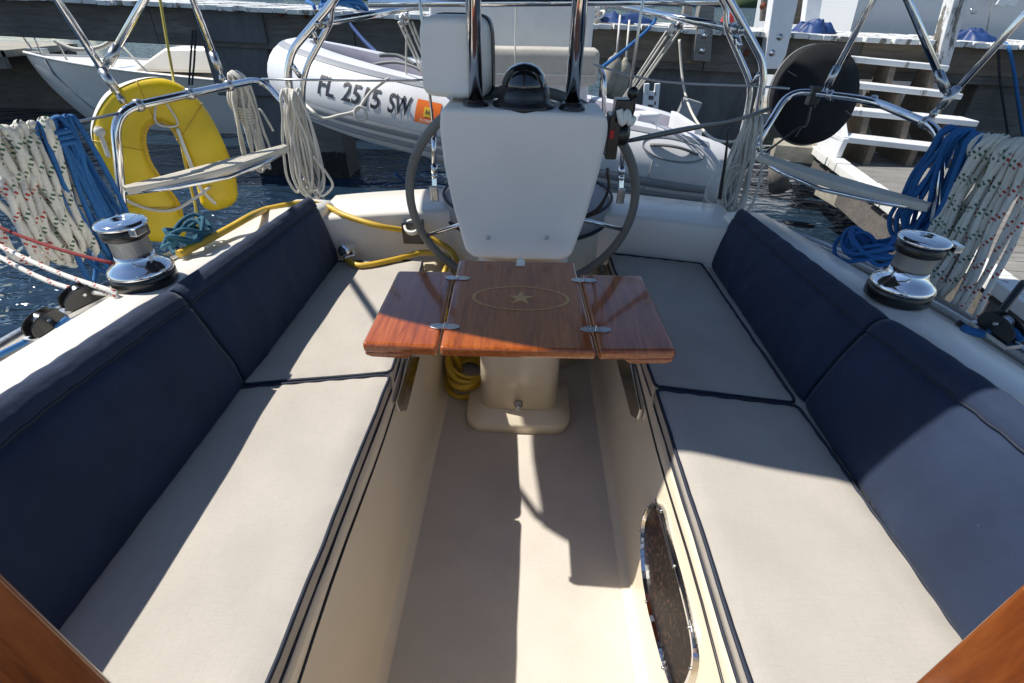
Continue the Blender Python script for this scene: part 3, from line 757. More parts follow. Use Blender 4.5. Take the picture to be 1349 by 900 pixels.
pieces(m, 'bow', M['chrome'], bim)
bo = thing('boom', 'aluminium boom with a furled sail under a navy cover, above the cockpit', 'boom', (-.03, -1, 2.35))
MB().tube([(-.03, -3.9, 2.28), (-.03, 1.05, 2.36)], .07, 14).build('spar', M['steel'], bo)
MB().tube(smooth([(-.03, -3.7, 2.55), (-.03, -2, 2.56), (-.03, 0, 2.52), (-.03, .95, 2.48)], 6), .19, 18).build('sail_cover', M['navy'], bo)
MB().tube([(-.03, -4.0, .8), (-.03, -4.0, 9)], .09, 16).build('mast', M['steel'], bo)

# ------------------------------------------------------------------ davit arch over the stern, holding the dinghy
dv = thing('davit_arch', 'polished arch of doubled tubes over the stern, carrying the dinghy tackles', 'davit', (0, 2.3, .6), )
YD = 2.32
def fr_side(outer, inner, rungs):
    po = rounded([Y(x, y, YD+dy) for x, y, dy in outer], .10, 8); pi = rounded([Y(x, y, YD+dy) for x, y, dy in inner], .08, 8)
    MB().tube(po, .0150, 14).build('upright', M['chrome'], dv); MB().tube(pi, .0125, 12).build('inner_upright', M['chrome'], dv)
    m = MB()
    for (xa, ya), (xb, yb) in rungs: m.tube([Y(xa, ya, YD), Y(xb, yb, YD+.05)], .0105, 10)
    pieces(m, 'rung', M['chrome'], dv)
fr_side([(468, -46, .0), (440, 1, .0), (385, 66, 0), (379, 92, 0), (386, 150, 0), (408, 268, -.04)], [(462, -40, .05), (437, 8, .05), (436, 28, .05), (400, 95, .05), (398, 140, .05), (412, 220, .02)], [((412, 40), (418, 57)), ((385, 86), (399, 106))])
fr_side([(935, -40, 0), (962, 2, 0), (1003, 77, 0), (1006, 98, 0), (994, 180, 0), (957, 275, -.04)], [(930, -36, .05), (957, 10, .05), (956, 34, .05), (990, 112, .05), (984, 150, .05), (965, 225, .02)], [((975, 62), (970, 45)), ((1002, 96), (990, 112))])
def arm(a, b): MB().tube([a, b], .0150, 14).build('davit_arm', M['chrome'], dv)
AL, AL2 = Y(427, 30, YD+.03), Y(586, 2, 3.25); arm(AL, AL2)
AR, AR2 = Y(967, 38, YD+.03), Y(798, 5, 3.25); arm(AR, AR2)
XB = (Y(486, 5, 2.42), Y(962, 2, 2.42)); MB().tube(XB, .0145, 12).build('cross_tube', M['chrome'], dv)
m = MB()
for p, d in ((AL, AL2-AL), (AR, AR2-AR)): m.tube([p-d.normalized()*.03, p+d.normalized()*.02], .019, 10); m.ball(p-d.normalized()*.04, .014)
for p in (AL2, AR2): m.ball(p, .024)
pieces(m, 'arm_fitting', M['steel'], dv)

# ------------------------------------------------------------------ winches
def winch(label, p):
    s0 = len(COL.objects)
    t = thing('winch', label, 'winch', p, 'cockpit sheet winches')
    MB().lathe([(.088, 0), (.088, .032), (.084, .036)], p, seg=40).build('base_ring', M['black'], t)
    MB().lathe([(.087, .036), (.089, .041), (.083, .052), (.068, .063), (.058, .072), (.053, .084), (.051, .094)], p, seg=40).build('skirt', M['chrome'], t)
    MB().lathe([(.051, .094), (.0505, .10), (.051, .135), (.053, .146), (.054, .150)], p, seg=40).build('drum', M['knurl'], t)
    MB().lathe([(.054, .142), (.061, .146), (.062, .170), (.055, .175)], p, seg=40).build('self_tailer', M['black'], t)
    m = MB(); m.lathe([(.060, .176), (.067, .179), (.068, .185), (.062, .192), (.046, .196), (.022, .197), (.018, .190), (0, .190)], p, seg=40)
    m.box(p+V((.066, -.03, .176)), (.022, .045, .022)); m.build('cap', M['chrome'], t, bevel=.002)
    t.scale = (.81, .81, .82)
WL = Z(193, 370, .757); WRt = Z(1180, 390, .752)
winch('chrome winch on the port coaming with a red line led to it', WL)
winch('chrome winch on the starboard coaming beside the blue rope hank', WRt)

# ------------------------------------------------------------------ lifelines and backstays
LL0 = RL[-1][6]; LLn = X(0, 181, -1.46)
o = MB().tube([LL0, LLn, LLn+(LLn-LL0)*1.2], .0045, 8).build('lifeline', M['steel']); tag(o, 'port side lifeline wire carrying the rope hanks', 'lifeline', 'lifelines')
LR0 = RL[1][6]; LRn = X(1349, 196, 1.46)
o = MB().tube([LR0, LRn, LRn+(LRn-LR0)*1.2], .0045, 8).build('lifeline', M['steel']); tag(o, 'starboard side lifeline wire carrying the rope hanks', 'lifeline', 'lifelines')
g0 = RL[-1][3]; g1 = Y(386, 105, 2.3); g2 = Y(546, 106, 2.36); g3 = Y(595, 95, 2.42)
o = MB().tube(smooth([g0, g1, g2, g3], 8), .0045, 8).build('stern_wire', M['steel']); tag(o, 'taut stern wire from the port stern rail across to the middle', 'wire', 'stern wires')
g0 = Y(780, 85, 2.42); g1 = Y(868, 107, 2.38); g2 = Y(1000, 114, 2.32); g3 = Y(1040, 117, 2.3)
o = MB().tube(smooth([g0, g1, g2, g3], 8), .0045, 8).build('stern_wire', M['steel']); tag(o, 'taut stern wire from the starboard stern rail across to the middle', 'wire', 'stern wires')
def stay(label, a, b, c_):
    t = thing('backstay', label, 'backstay', c_, 'backstay legs')
    d = (a-b)
    MB().tube([b, a, a+d*1.2], .0052, 8).build('wire', M['steel'], t)
    m = MB(); e = (c_-b); m.tube([b+e*.0, b+e*.55], .0095, 10); m.tube([b-e*.06, b+e*.10], .012, 10); m.tube([b+e*.5, b+e*.62], .013, 10); m.beam(b+e*.62, c_, .018, .008); m.ball(b+e*.66, .012)
    m.build('turnbuckle', M['chrome'], t)
    MB().box(c_+V((0, 0, .02)), (.03, .012, .06)).build('chainplate', M['steel'], t, bevel=.004)
stay('backstay wire and turnbuckle left of the steering console', Y(553, 0, 2.06), Y(571, 170, 1.98), Y(573, 262, 1.93))
stay('backstay wire and turnbuckle right of the steering console', Y(847, 0, 2.06), Y(822, 172, 1.98), Y(817, 265, 1.93))

# ------------------------------------------------------------------ ropes
def hank(name, label, cat, top, bot_px, along, mat, n, wt_, wb, r, seed, group=None, out=None, neck=None, hw=.03, ply=40):
    rr = random.Random(seed); m = MB(); along = V(along).normalized(); L = drop(top, bot_px)
    out = V(out or (along.y, -along.x, 0)).normalized(); Zv = V((0, 0, 1))
    for k in range(n):
        a = (k/(max(1, n-1))*2-1)+rr.uniform(-.12, .12); b = a*.85+rr.uniform(-.35, .35); l = L*rr.uniform(.86, 1.0); h = hw*rr.uniform(.6, 1.3); fo = rr.uniform(.0, .03)
        t0 = top+along*(a*wt_)+Zv*(r+.004+rr.uniform(0, .012))
        def q(f, side, o): return t0*(1-f)+(top+along*(b*wb)+Zv*(-l))*f+along*(side*h*(math.sin(f*2.2)))+out*o+V((rr.uniform(-.006, .006), rr.uniform(-.006, .006), 0))
        p = [t0]
        s1 = rr.choice((-1, 1))
        for f in (.06, .22, .42, .64, .85): w0 = q(f, s1, .014+fo+r*rr.uniform(0, 2)); w0.z = t0.z-(t0.z-top.z+l)*f; p.append(w0)
        w0 = q(1.0, 0, .012+fo); w0.z = top.z-l; p.append(w0)
        for f in (.86, .62, .40, .2, .06): w0 = q(f, -s1, -.010+fo*.4+r*rr.uniform(-1, 1)); w0.z = t0.z-(t0.z-top.z+l)*f; p.append(w0)
        m.tube(smooth(p, 5, True), r, 7, True)
    if neck:
        zc = top-Zv*neck[0]
        for k in range(neck[1]):
            m.tube([zc+along*(neck[2]*math.cos(a))+out*(neck[2]*math.sin(a)+.01)-Zv*(k*r*1.9+.006*math.sin(a)) for a in [2*math.pi*i/18 for i in range(18)]], r, 7, True)
    o = m.build(name, mat); tag(o, label, cat, group); return o
def onll(a, b, x):                                                   # point of a wire whose image column is x
    lo, hi = -1.5, 3.0
    for _ in range(50):
        k = (lo+hi)/2; q = a+(b-a)*k-EYE; xx = CX+FPX*q.dot(RGT)/q.dot(FWD)
        if (xx > x) == (b.x < a.x): lo = k
        else: hi = k
    return a+(b-a)*lo
dl = LLn-LL0; dr = LRn-LR0
G = 'rope hanks on the lifelines'
hank('rope_hank', 'white rope hank flecked green, hung thickly over the port lifeline', 'rope hank', onll(LL0, LLn, 26), 348, dl, M['rope_green'], 9, .085, .07, .0102, 11, G, hw=.028)
hank('rope_hank', 'blue rope hank hung over the port lifeline beside the white one', 'rope hank', onll(LL0, LLn, 75), 362, dl, M['rope_blue'], 9, .055, .07, .0082, 12, G, hw=.035, neck=(.02, 3, .030))
hank('rope_hank', 'white rope hank flecked red at the left edge of the frame', 'rope hank', onll(LL0, LLn, -30)+V((0, .02, -.12)), 352, dl, M['rope_redf'], 6, .06, .07, .0095, 13, G, hw=.03)
hank('rope_hank', 'blue rope hank hung over the starboard lifeline beside the winch', 'rope hank', onll(LR0, LRn, 1272), 318, dr, M['rope_blue'], 13, .060, .065, .0078, 21, G, hw=.03)
hank('rope_hank', 'white rope hank flecked green, hung over the starboard lifeline', 'rope hank', onll(LR0, LRn, 1322), 395, dr, M['rope_green'], 11, .075, .085, .0094, 22, G, hw=.032)
hank('rope_hank', 'white rope hank flecked red at the right edge of the frame', 'rope hank', onll(LR0, LRn, 1362), 440, dr, M['rope_redf'], 7, .07, .09, .0088, 23, G, hw=.035)
# white coil tied with turns on the port rail, and bundles lashed to the davit legs
hank('rope_coil', 'white rope coil tied round its middle, hanging from the port stern rail beside the buoy', 'rope coil', Z(308, 101, 1.06), 230, RL[-1][3]-RL[-1][2], M['rope_white'], 9, .022, .045, .0058, 31, 'white coils at the stern', hw=.045, neck=(.12, 6, .034))
m = MB(); p = Z(312, 112, 1.02)-V((0, 0, .03)); dd = (RL[-1][3]-RL[-1][2]).normalized()
for k in range(3): m.tube([p+dd*(.048*math.cos(a))+V((.01*k-.02, 0, .055*math.sin(a)-.03)) for a in [2*math.pi*i/22 for i in range(22)]], .0062, 7, True)
m.tube(smooth([p+V((.03, 0, -.10)), p+V((.075, .0, -.07)), p+V((.11, -.01, -.13)), p+V((.12, -.01, -.16))], 6), .0058, 7)
o = m.build('rope_loop', M['rope_white']); tag(o, 'round white rope loops at the top of the tied coil on the left rail', 'rope loop')
pt = Y(380, 128, 2.25)
hank('rope_bundle', 'long white rope bundle hanging along the port davit leg', 'rope coil', pt+V((.02, 0, .01)), 262, (1, .25, 0), M['rope_white'], 11, .030, .055, .0058, 32, 'white coils at the stern', hw=.028)
m = MB(); m.tube(smooth([Y(412, 205, 2.2), Y(430, 228, 2.2), Y(438, 245, 2.2), Y(425, 258, 2.2), Y(418, 250, 2.2)], 8), .0058, 7); o = m.build('rope_tail', M['rope_white']); tag(o, 'loose white rope loop at the foot of the port davit bundle', 'rope')
pt = Y(992, 158, 2.25)
hank('rope_bundle', 'long white rope bundle hanging along the starboard davit leg', 'rope coil', pt, 285, (1, -.25, 0), M['rope_white'], 11, .030, .055, .0058, 33, 'white coils at the stern', hw=.030)
m = MB(); m.tube(smooth([Y(895, 52, 2.9), Y(900, 110, 2.85), Y(912, 150, 2.7), Y(935, 180, 2.5), Y(962, 187, 2.32), Y(980, 180, 2.28)], 8), .0062, 8); o = m.build('tackle_tail', M['rope_white']); tag(o, 'slack white tackle tail drooping to the starboard davit bundle', 'rope')
m = MB(); m.tube(smooth([Y(975, 215, 2.22), Y(940, 235, 2.2), Y(930, 262, 2.18), Y(950, 272, 2.18)], 8), .0055, 8); o = m.build('rope_tail', M['rope_white']); tag(o, 'loose white rope loop at the foot of the starboard davit bundle', 'rope')
# davit tackles
def tackle(label, a, b, tail=None):
    t = thing('davit_tackle', label, 'tackle', b, 'davit tackles'); d = (b-a); sd = V((1, .3, 0)).normalized()
    m = MB()
    for k in (-1.7, -.75, .75, 1.7): m.tube([a+d*.07+sd*(.020*k), b-d*.04+sd*(.017*k)], .0052, 7)
    pieces(m, 'fall', M['rope_white'], t)
    m = MB()
    for q in (a+d*.03, b):
        for k in (-1, 1): m.lathe([(.024, -.008), (.027, -.004), (.027, .004), (.024, .008)], q+sd*(.016*k)+V((0, 0, .01*k)), sd, 14)
        m.tube([q-d.normalized()*.03, q+d.normalized()*.03], .007, 7)
    pieces(m, 'block', M['steel'], t)
    if tail: MB().tube(smooth(tail, 6), .005, 7).build('tail', M['rope_white'], t)
tackle('rope tackle hanging from the left davit arm down to the dinghy', Y(531, 22, 2.95), Y(568, 108, 3.2), [Y(536, 42, 2.95), Y(535, 70, 3.0), Y(535, 97, 3.05)])
tackle('rope tackle hanging from the right davit arm down to the dinghy', Y(893, 32, 2.75), Y(822, 136, 3.1))
# red sheet and its white companion led to the port winch
p0 = X(-14, 294, -1.46); pe = WL+V((-.040, -.030, .062)); sg_ = lambda k, s_: p0*(1-k)+pe*k-V((0, 0, s_*math.sin(math.pi*k)))
m = MB(); m.tube([p0-V((.3, .25, 0))]+[sg_(k/14, .012) for k in range(15)], .0044, 8); o = m.build('sheet', M['rope_red']); tag(o, 'red sheet running from the left edge to the port winch', 'rope')
for k_, lab in ((0, 'white sheet just below the red one, led to the port winch'), (1, 'lower of two white sheets led to the port winch')):
    q0 = X(-12, 318+14*k_, -1.45+.02*k_); q1 = X(150, 384+3*k_, -.965-.01*k_); m = MB(); m.tube([q0-V((.3, .25, 0))]+[q0*(1-k/12)+q1*(k/12)-V((0, 0, (.015+.02*k_)*math.sin(math.pi*k/12))) for k in range(13)]+[q1+V((.02, -.02, -.035))], .0062, 8); o = m.build('sheet', M['rope_redf']); tag(o, lab, 'rope')
# yellow hose
hz = .532
hp_ = [Y(350, 276, 1.72), Y(395, 268, 1.80)+V((0, 0, .0)), Y(428, 271, 1.86), Y(455, 284, 1.80), Y(500, 298, 1.76), Z(545, 306, .60), Z(575, 318, .56), Z(594, 330, .53), Z(603, 345, .50)]
m = MB(); m.tube(smooth(hp_, 8), .0108, 10)
hp2 = [Z(455, 340, .532), Z(475, 350, hz), Z(520, 342, hz), Z(555, 333, hz), Z(580, 335, hz), Z(592, 343, .52), V((-.31, 1.66, .46)), V((-.29, 1.66, .2)), V((-.26, 1.68, .03))]
m.tube(smooth(hp2, 8), .0108, 10)
m.tube(smooth([Z(235, 335, .762), Z(262, 322, .762), Z(300, 302, .762), Z(330, 285, .77), Y(350, 276, 1.72)], 8), .0108, 10)
o = m.build('hose', M['hose']); tag(o, 'long yellow hose lying over the port coaming and far port seat', 'hose')
m = MB(); rr = random.Random(4)
for k in range(6):
    c_ = V((-.225+rr.uniform(-.010, .010), 1.66+rr.uniform(-.02, .02), .015+k*.016)); r1 = .078+rr.uniform(-.010, .010); r2 = .12+rr.uniform(-.015, .015)
    m.tube([c_+V((r1*math.cos(a), r2*math.sin(a), .02*math.sin(a+k))) for a in [2*math.pi*i/36 for i in range(36)]], .0105, 8, True)
o = m.build('hose_coil', M['hose']); tag(o, 'coiled yellow hose on the cockpit sole beside the pedestal', 'hose')
# blue coils on deck
def heap(name, label, c_, rx, ry, n, mat, r, seed, cat='rope coil', group=None, h=.03):
    rr = random.Random(seed); m = MB()
    for k in range(n):
        a0 = rr.uniform(0, 6.3); q = V((rr.uniform(-.2, .2)*rx, rr.uniform(-.2, .2)*ry, r+rr.uniform(0, h))); sx_, sy_ = rr.uniform(.55, 1), rr.uniform(.55, 1)
        m.tube(smooth([V(c_)+q+V((rx*sx_*math.cos(a), ry*sy_*math.sin(a), h*.5*math.sin(2*a+a0)+rr.uniform(0, r))) for a in [a0+2*math.pi*i/9 for i in range(9)]], 5, True), r, 7, True)
    o = m.build(name, mat); tag(o, label, cat, group); return o
heap('rope_coil', 'small teal rope coil on the port coaming behind the winch', Z(250, 320, .755), .055, .07, 7, M['rope_teal'], .0058, 5, h=.035)
heap('rope_coil', 'blue rope coil beyond the starboard coaming, by the winch', Z(1140, 338, .70), .09, .09, 9, M['rope_blue'], .0062, 6, h=.04)

# genoa blocks on the side decks
def block(label, p, d, n=1):
    t = thing('deck_block', label, 'block', p, 'genoa sheet blocks'); d = V(d).normalized(); sd = V((d.y, -d.x, 0)).normalized(); rot = Matrix((sd, d, V((0, 0, 1)))).transposed()
    m = MB(); ol = rounded([p+rot @ V((0, a, b)) for a, b in ((-.075, .0), (-.075, .05), (-.03, .075), (.05, .07), (.075, .03), (.07, 0))], .03, 4, True)
    for k in (-1, 1): m.prism([q+sd*(.024*k) for q in ol], sd*.008)
    m.build('cheek', M['black'], t, bevel=.004)
    MB().lathe([(.03, -.018), (.022, -.008), (.022, .008), (.03, .018)], p+V((0, 0, .042)), sd, 20).build('sheave', M['steel'], t)
    m = MB(); m.tube([p+V((0, 0, .042))-sd*.036, p+V((0, 0, .042))+sd*.036], .006, 8); m.box(p+V((0, 0, -.008)), (.07, .16, .016), rot); m.build('fixing', M['steel'], t)
    t.scale = (.62, .62, .62)
block('black sheet block on the port side deck at the left edge, the nearer one', X(62, 432, -1.22), (.15, 1, .1))
block('black sheet block on the port side deck beside the winch', X(112, 398, -1.08), (.5, 1, .1))
block('black sheet block on the starboard side deck at the right edge of the frame', X(1312, 438, 1.14), (-.2, 1, .1))
p = X(30, 452, -1.25)
m = MB(); m.tube(smooth([p+V((-.1, -.35, 0)), p, X(75, 430, -1.2), X(105, 405, -1.09)], 6), .007, 7); o = m.build('sheet', M['rope_blue']); tag(o, 'thin blue line through the port sheet blocks', 'rope')
m = MB(); m.tube(smooth([X(1349, 372, 1.25), X(1310, 422, 1.16), X(1290, 440, 1.12), X(1262, 425, 1.1)], 6), .009, 8); o = m.build('strut', M['black']); tag(o, 'black angled strut beside the starboard sheet block', 'strut')
m = MB(); m.tube(smooth([X(1268, 432, 1.08), X(1295, 440, 1.12), X(1325, 432, 1.15), X(1349, 448, 1.17)], 6), .010, 8); o = m.build('sheet', M['rope_blue']); tag(o, 'blue sheet led through the starboard sheet block', 'rope')
# strap from engine control to the starboard rail
m = MB(); pth = smooth([Y(826, 186, 1.43), Y(905, 170, 1.7), Y(970, 158, 2.0), Y(1015, 143, 2.25)], 8); m.tube(pth, .0075, 8, rs=[.005+.004*abs(math.sin(i*.23)) for i in range(len(pth))]); o = m.build('strap', M['black']); tag(o, 'thin black strap stretched from the console to the starboard stern rail', 'strap')
m = MB(); m.tube(smooth([Y(960, 168, 2.05), Y(955, 215, 2.05), Y(948, 262, 2.05)], 6), .008, 8, rs=[.003+.006*i/12 for i in range(13)]); o = m.build('burgee_staff', M['black']); tag(o, 'short black staff standing by the starboard rope bundle', 'staff')

# horseshoe buoy on the port rail
e1 = V((.80, .60, 0)); nb = V((-e1.y, e1.x, 0)); pb = RL[-1][2]+V((-.10, .06, -.02))
nb2 = (nb+V((0, 0, -.10))).normalized()
if nb2.x > 0: nb2 = -nb2
pr_ = [((170, 303), (246, 304)), ((157, 270), (238, 270)), ((146, 242), (221, 245)), ((128, 203), (200, 213)), ((121, 165), (193, 185)), ((138, 126), (196, 170)), ((172, 107), (204, 163)), ((212, 103), (213, 163)), ((246, 117), (224, 170)), ((274, 148), (238, 194)), ((296, 191), (250, 222)), ((309, 228), (259, 247)), ((313, 255), (264, 267))]
TW = .10
by = thing('horseshoe_buoy', 'yellow horseshoe lifebuoy with a white top, hung outside the port stern rail', 'lifebuoy', pb)
oo_ = smooth([PL(*p, pb, nb2) for p, q in pr_], 6); ii_ = smooth([PL(*q, pb, nb2) for p, q in pr_], 6)
ctr = [(p+q)/2 for p, q in zip(oo_, ii_)]; hwv = [(p-q)/2 for p, q in zip(oo_, ii_)]; nbz = nb2.normalized()
e0 = (ctr[0]-ctr[2]).normalized(); e9 = (ctr[-1]-ctr[-3]).normalized()
secs = [(ctr[0]+e0*.045, hwv[0]*.30, .30), (ctr[0]+e0*.038, hwv[0]*.62, .62), (ctr[0]+e0*.022, hwv[0]*.88, .88)]+[(p, q, 1) for p, q in zip(ctr, hwv)]+[(ctr[-1]+e9*.022, hwv[-1]*.88, .88), (ctr[-1]+e9*.038, hwv[-1]*.62, .62), (ctr[-1]+e9*.045, hwv[-1]*.30, .30)]
def bsec(k, t_, off=1.0):
    p, q, f_ = secs[k]; ca, sa = math.cos(t_), math.sin(t_); e_ = .62
    return p+q*off*math.copysign(abs(ca)**e_, ca)-nbz*(TW*.5*f_*off*math.copysign(abs(sa)**e_, sa)-.0)
NBS = 26
m = MB(); loft(m, [[bsec(k, 2*math.pi*i/NBS) for i in range(NBS)] for k in range(len(secs))]); m.build('cover', M['yellowbuoy'], by)
k0, k1 = 22, 45
def bpatch(u, v):
    k = k0+u*(k1-k0); i = min(int(k), k1-1); fr_ = k-i; w_ = math.sin(math.pi*u)**.6; t_ = -.55*w_+(.55+.62)*w_*v
    return bsec(i, t_, 1.035)*(1-fr_)+bsec(i+1, t_, 1.035)*fr_
MB().grid(bpatch, 40, 10).build('white_patch', M['whitecloth'], by)
m = MB()
m.tube([(oo_[i]*.06+ii_[i]*.94)-nbz*(TW*.5) for i in range(4, len(ii_)-4)], .003, 5)
for k_ in (9, 24, 40, 55, 68): m.tube([bsec(k_, 2*math.pi*i/26, 1.012) for i in range(27)], .0022, 5)
pieces(m, 'seam', M['hose'], by)
m = MB(); f = lambda x, y: PL(x, y, pb, nb2)-nb2*(TW*.5+.004)
m.tube(smooth([f(232, 168), f(240, 190), f(250, 215), f(262, 245), f(282, 266)], 6), .008, 8, flat=.4); m.build('tape', M['whitecloth'], by)
m = MB(); f2 = lambda x, y: PL(x, y, pb, nb2)-nb2*(TW*.5+.006)
m.tube(smooth([f2(204, 140), f2(204, 158), f2(215, 165), f2(233, 162), f2(218, 135)], 6), .004, 6); m.tube(smooth([f2(165, 260), f2(195, 272), f2(228, 273), f2(255, 258), f2(275, 243)], 6), .006, 7)
m.tube(smooth([f2(128, 165), f2(135, 180), f2(144, 205)], 6), .008, 7); m.ball(f2(132, 172), .018); pieces(m, 'lashing', M['rope_white'], by)

m = MB(); m.tube(smooth([Y(208, -20, 2.7), Y(211, 0, 2.7), Y(221, 60, 2.65), Y(229, 108, 2.6), PL(240, 180, pb, nb2)+nb2*.12, PL(254, 250, pb, nb2)+nb2*.09, PL(260, 278, pb, nb2)+nb2*.06, PL(262, 312, pb, nb2)+nb2*.04], 6), .0062, 7)
o = m.build('line', M['yellowline']); tag(o, 'thin yellow line hanging behind the horseshoe buoy', 'rope')
# round black cover hung on the starboard rail
c_ = Y(1071, 126, 2.62); ax_ = V((.22, -1, .30)).normalized(); rb = .212
cv = thing('round_cover', 'round black canvas cover hung behind the starboard stern rail', 'bag', c_)
m = MB(); m.lathe([(rb*.97, -.045), (rb, -.03), (rb, .03), (rb*.96, .045), (rb*.6, .058), (0, .062)], c_, ax_, 44); m.build('cover', M['blackcloth'], cv)
MB().tube([c_+(ax_.orthogonal().normalized()*math.cos(a)+ax_.cross(ax_.orthogonal().normalized())*math.sin(a))*(rb*1.004)-ax_*.02 for a in [2*math.pi*i/50 for i in range(50)]], .006, 6, True).build('zip', M['greyrubber'], cv)
o1 = ax_.orthogonal().normalized(); o2 = ax_.cross(o1); m = MB()
for t_ in (.3, 1.9): q = o1*math.cos(t_)+o2*math.sin(t_); m.tube([c_+ax_*(.047+.0165*(1-abs(k)/6)*(1 if abs(k) < 6 else 0))+q*(rb*.97*k/6) for k in range(-6, 7)], .0026, 5)
pieces(m, 'seam', M['greyrubber'], cv)
p = Z(1071, 122, 1.05)
m = MB(); m.box(p+V((0, -.01, -.01)), (.035, .04, .07)); m.tube(smooth([p+V((0, -.02, -.05)), p+V((.0, -.03, -.12)), Y(1050, 170, 2.3), Y(1010, 200, 2.3)], 6), .005, 7); m.build('strap', M['black'], cv, bevel=.004)
# varnished companionway doors swung open on either side of the camera
def door(label, a, b, zt, s):
    t = thing('companionway_door', label, 'door', ((a.x+b.x)/2, (a.y+b.y)/2, .5), 'companionway doors'); d = (b-a).normalized(); n = V((d.y, -d.x, 0))
    if n.y > 0: n = -n
    def bar(p, q, z0, z1, th, off, nm, mt): 
        m = MB(); m.hexa([p+n*off+V((0, 0, z0-p.z)), q+n*off+V((0, 0, z0-q.z)), q+n*(off-th)+V((0, 0, z0-q.z)), p+n*(off-th)+V((0, 0, z0-p.z)), p+n*off+V((0, 0, z1-p.z)), q+n*off+V((0, 0, z1-q.z)), q+n*(off-th)+V((0, 0, z1-q.z)), p+n*(off-th)+V((0, 0, z1-p.z))]); return m.build(nm, mt, t, bevel=.003)
    L_ = (b-a).length
    bar(a, b, zt-.055, zt, .026, .0, 'top_frame', M['teak']); bar(a, b, zt-.42, zt-.365, .026, 0, 'bottom_frame', M['teak'])
    bar(a, a+d*.05, zt-.365, zt-.055, .026, 0, 'stile', M['teak']); bar(b-d*.05, b, zt-.365, zt-.055, .026, 0, 'stile', M['teak'])
    bar(a+d*.05, b-d*.05, zt-.365, zt-.055, .012, -.007, 'door_panel', M['teak']); return t
def opened(label, px, py, dist, back, ztop, s):
    q = Z(px, py, .85); e = V((q.x, q.y, 0)).normalized()*dist; n_ = e+V(back)
    t = thing('companionway_door', label, 'door', (e.x, e.y, .30), 'companionway doors'); dd = (n_-e); Ld = dd.length; dd.normalize(); nn_ = V((dd.y, -dd.x, 0))
    if nn_.dot(-e) < 0: nn_ = -nn_
    def slabd(a, b, z0, z1, o0, th, nm):
        pts = [e+dd*a+nn_*o0, e+dd*b+nn_*o0, e+dd*b+nn_*(o0-th), e+dd*a+nn_*(o0-th)]
        return MB().prism([p+V((0, 0, z0)) for p in pts], (0, 0, z1-z0)).build(nm, M['teak'], t, bevel=.0025)
    slabd(0, .045, .30, ztop, 0, .024, 'stile'); slabd(Ld-.045, Ld, .30, ztop, 0, .024, 'stile'); slabd(.047, Ld-.047, ztop-.05, ztop, 0, .024, 'top_rail'); slabd(.047, Ld-.047, .30, .35, 0, .024, 'bottom_rail'); slabd(.047, Ld-.047, .352, ztop-.052, -.007, .010, 'door_panel')
    return t, e, dd, nn_
opened('varnished companionway door swung open at the lower left corner', 0, 757, .40, (-.13, -.24, 0), 1.06, -1)
t, e, dd, nn_ = opened('varnished companionway door with a dark knob at the lower right corner', 1346, 772, .40, (.13, -.24, 0), Y(1346, 772, 1).z*0+.0+(1.35+ray(1346, 772).z*.40/math.hypot(ray(1346, 772).x, ray(1346, 772).y)), 1)
p = e+dd*.062+V((0, 0, .70)); MB().lathe([(.010, 0), (.010, .008), (.014, .012), (.012, .02), (0, .021)], p, nn_, 18).build('knob', M['black'], t)
# ------------------------------------------------------------------ dinghy slung in the davits
dg = thing('dinghy', 'grey inflatable dinghy with registration lettering, slung behind the stern', 'dinghy', (-.2, 3.45, .5))
S0 = V((1.02, 3.46, 0)); ex_ = V((-1, .045, 0)).normalized(); ny_ = V((.045, 1, 0)).normalized(); DL = 2.50
def DP(s, t, z=0):
    zz = .545+.36*s/2.55+.07*(max(0, s)/2.55)**3-.05*(t/.5+1)*.5
    return S0+ex_*s+ny_*t+V((0, 0, zz+z))
half = [(-.16, -.50), (.35, -.51), (.9, -.515), (1.4, -.50), (1.85, -.45), (2.2, -.32), (2.42, -.14), (2.48, 0)]
loc = smooth([V((s, t, 0)) for s, t in half]+[V((s, -t, 0)) for s, t in half[:-1]][::-1], 10)
path = [DP(p.x, p.y) for p in loc]; NP = len(path); RT = .205
def rad(i):
    k = min(i, NP-1-i)/10; return RT*(1 if k > 1 else (.45+.55*math.sqrt(max(0, 1-(1-k)**2))))
m = MB(); rs = [rad(i) for i in range(NP)]
capn = [.02, .5, .8]
m.tube(path, RT, 28, rs=rs); m.ball(path[0], (.04, RT*.45, RT*.45)); m.ball(path[-1], (.04, RT*.45, RT*.45))
m.build('buoyancy_tube', M['tubegrey'], dg)
# arc-length frames along the tube for things that lie on its skin
al = [0.0]
for a, b in zip(path, path[1:]): al.append(al[-1]+(b-a).length)
def skin(l, ang, off=0):                                              # ang: 0 = straight out, 90 = up
    l = max(0, min(al[-1]-1e-4, l)); i = 0
    while al[i+1] < l: i += 1
    k = (l-al[i])/(al[i+1]-al[i]); p = path[i]*(1-k)+path[i+1]*k; T = (path[min(i+2, NP-1)]-path[max(i-1, 0)]).normalized()
    outw = T.cross(V((0, 0, 1))).normalized(); c = sum(path, V())/NP
    if outw.dot(p-c) < 0: outw = -outw
    upn = outw.cross(T).normalized(); upn = upn if upn.z > 0 else -upn
    r = rs[i]*(1-k)+rs[min(i+1, NP-1)]*k+off; a = R(ang); return p+outw*(r*math.cos(a))+upn*(r*math.sin(a))
LT = al[-1]
m = MB()
for a0, a1 in ((-8, -22), (-30, -40)):
    m.grid(lambda u, v: skin(.15+u*(LT-.3), a0+(a1-a0)*v, .004+.010*math.sin(math.pi*v)), 110, 4)
pieces(m, 'rubbing_strake', M['tubedark'], dg)
MB().grid(lambda u, v: skin(.2+u*(LT-.4), 58+12*v, .0025), 110, 4).build('dark_band', M['tubedark'], dg)
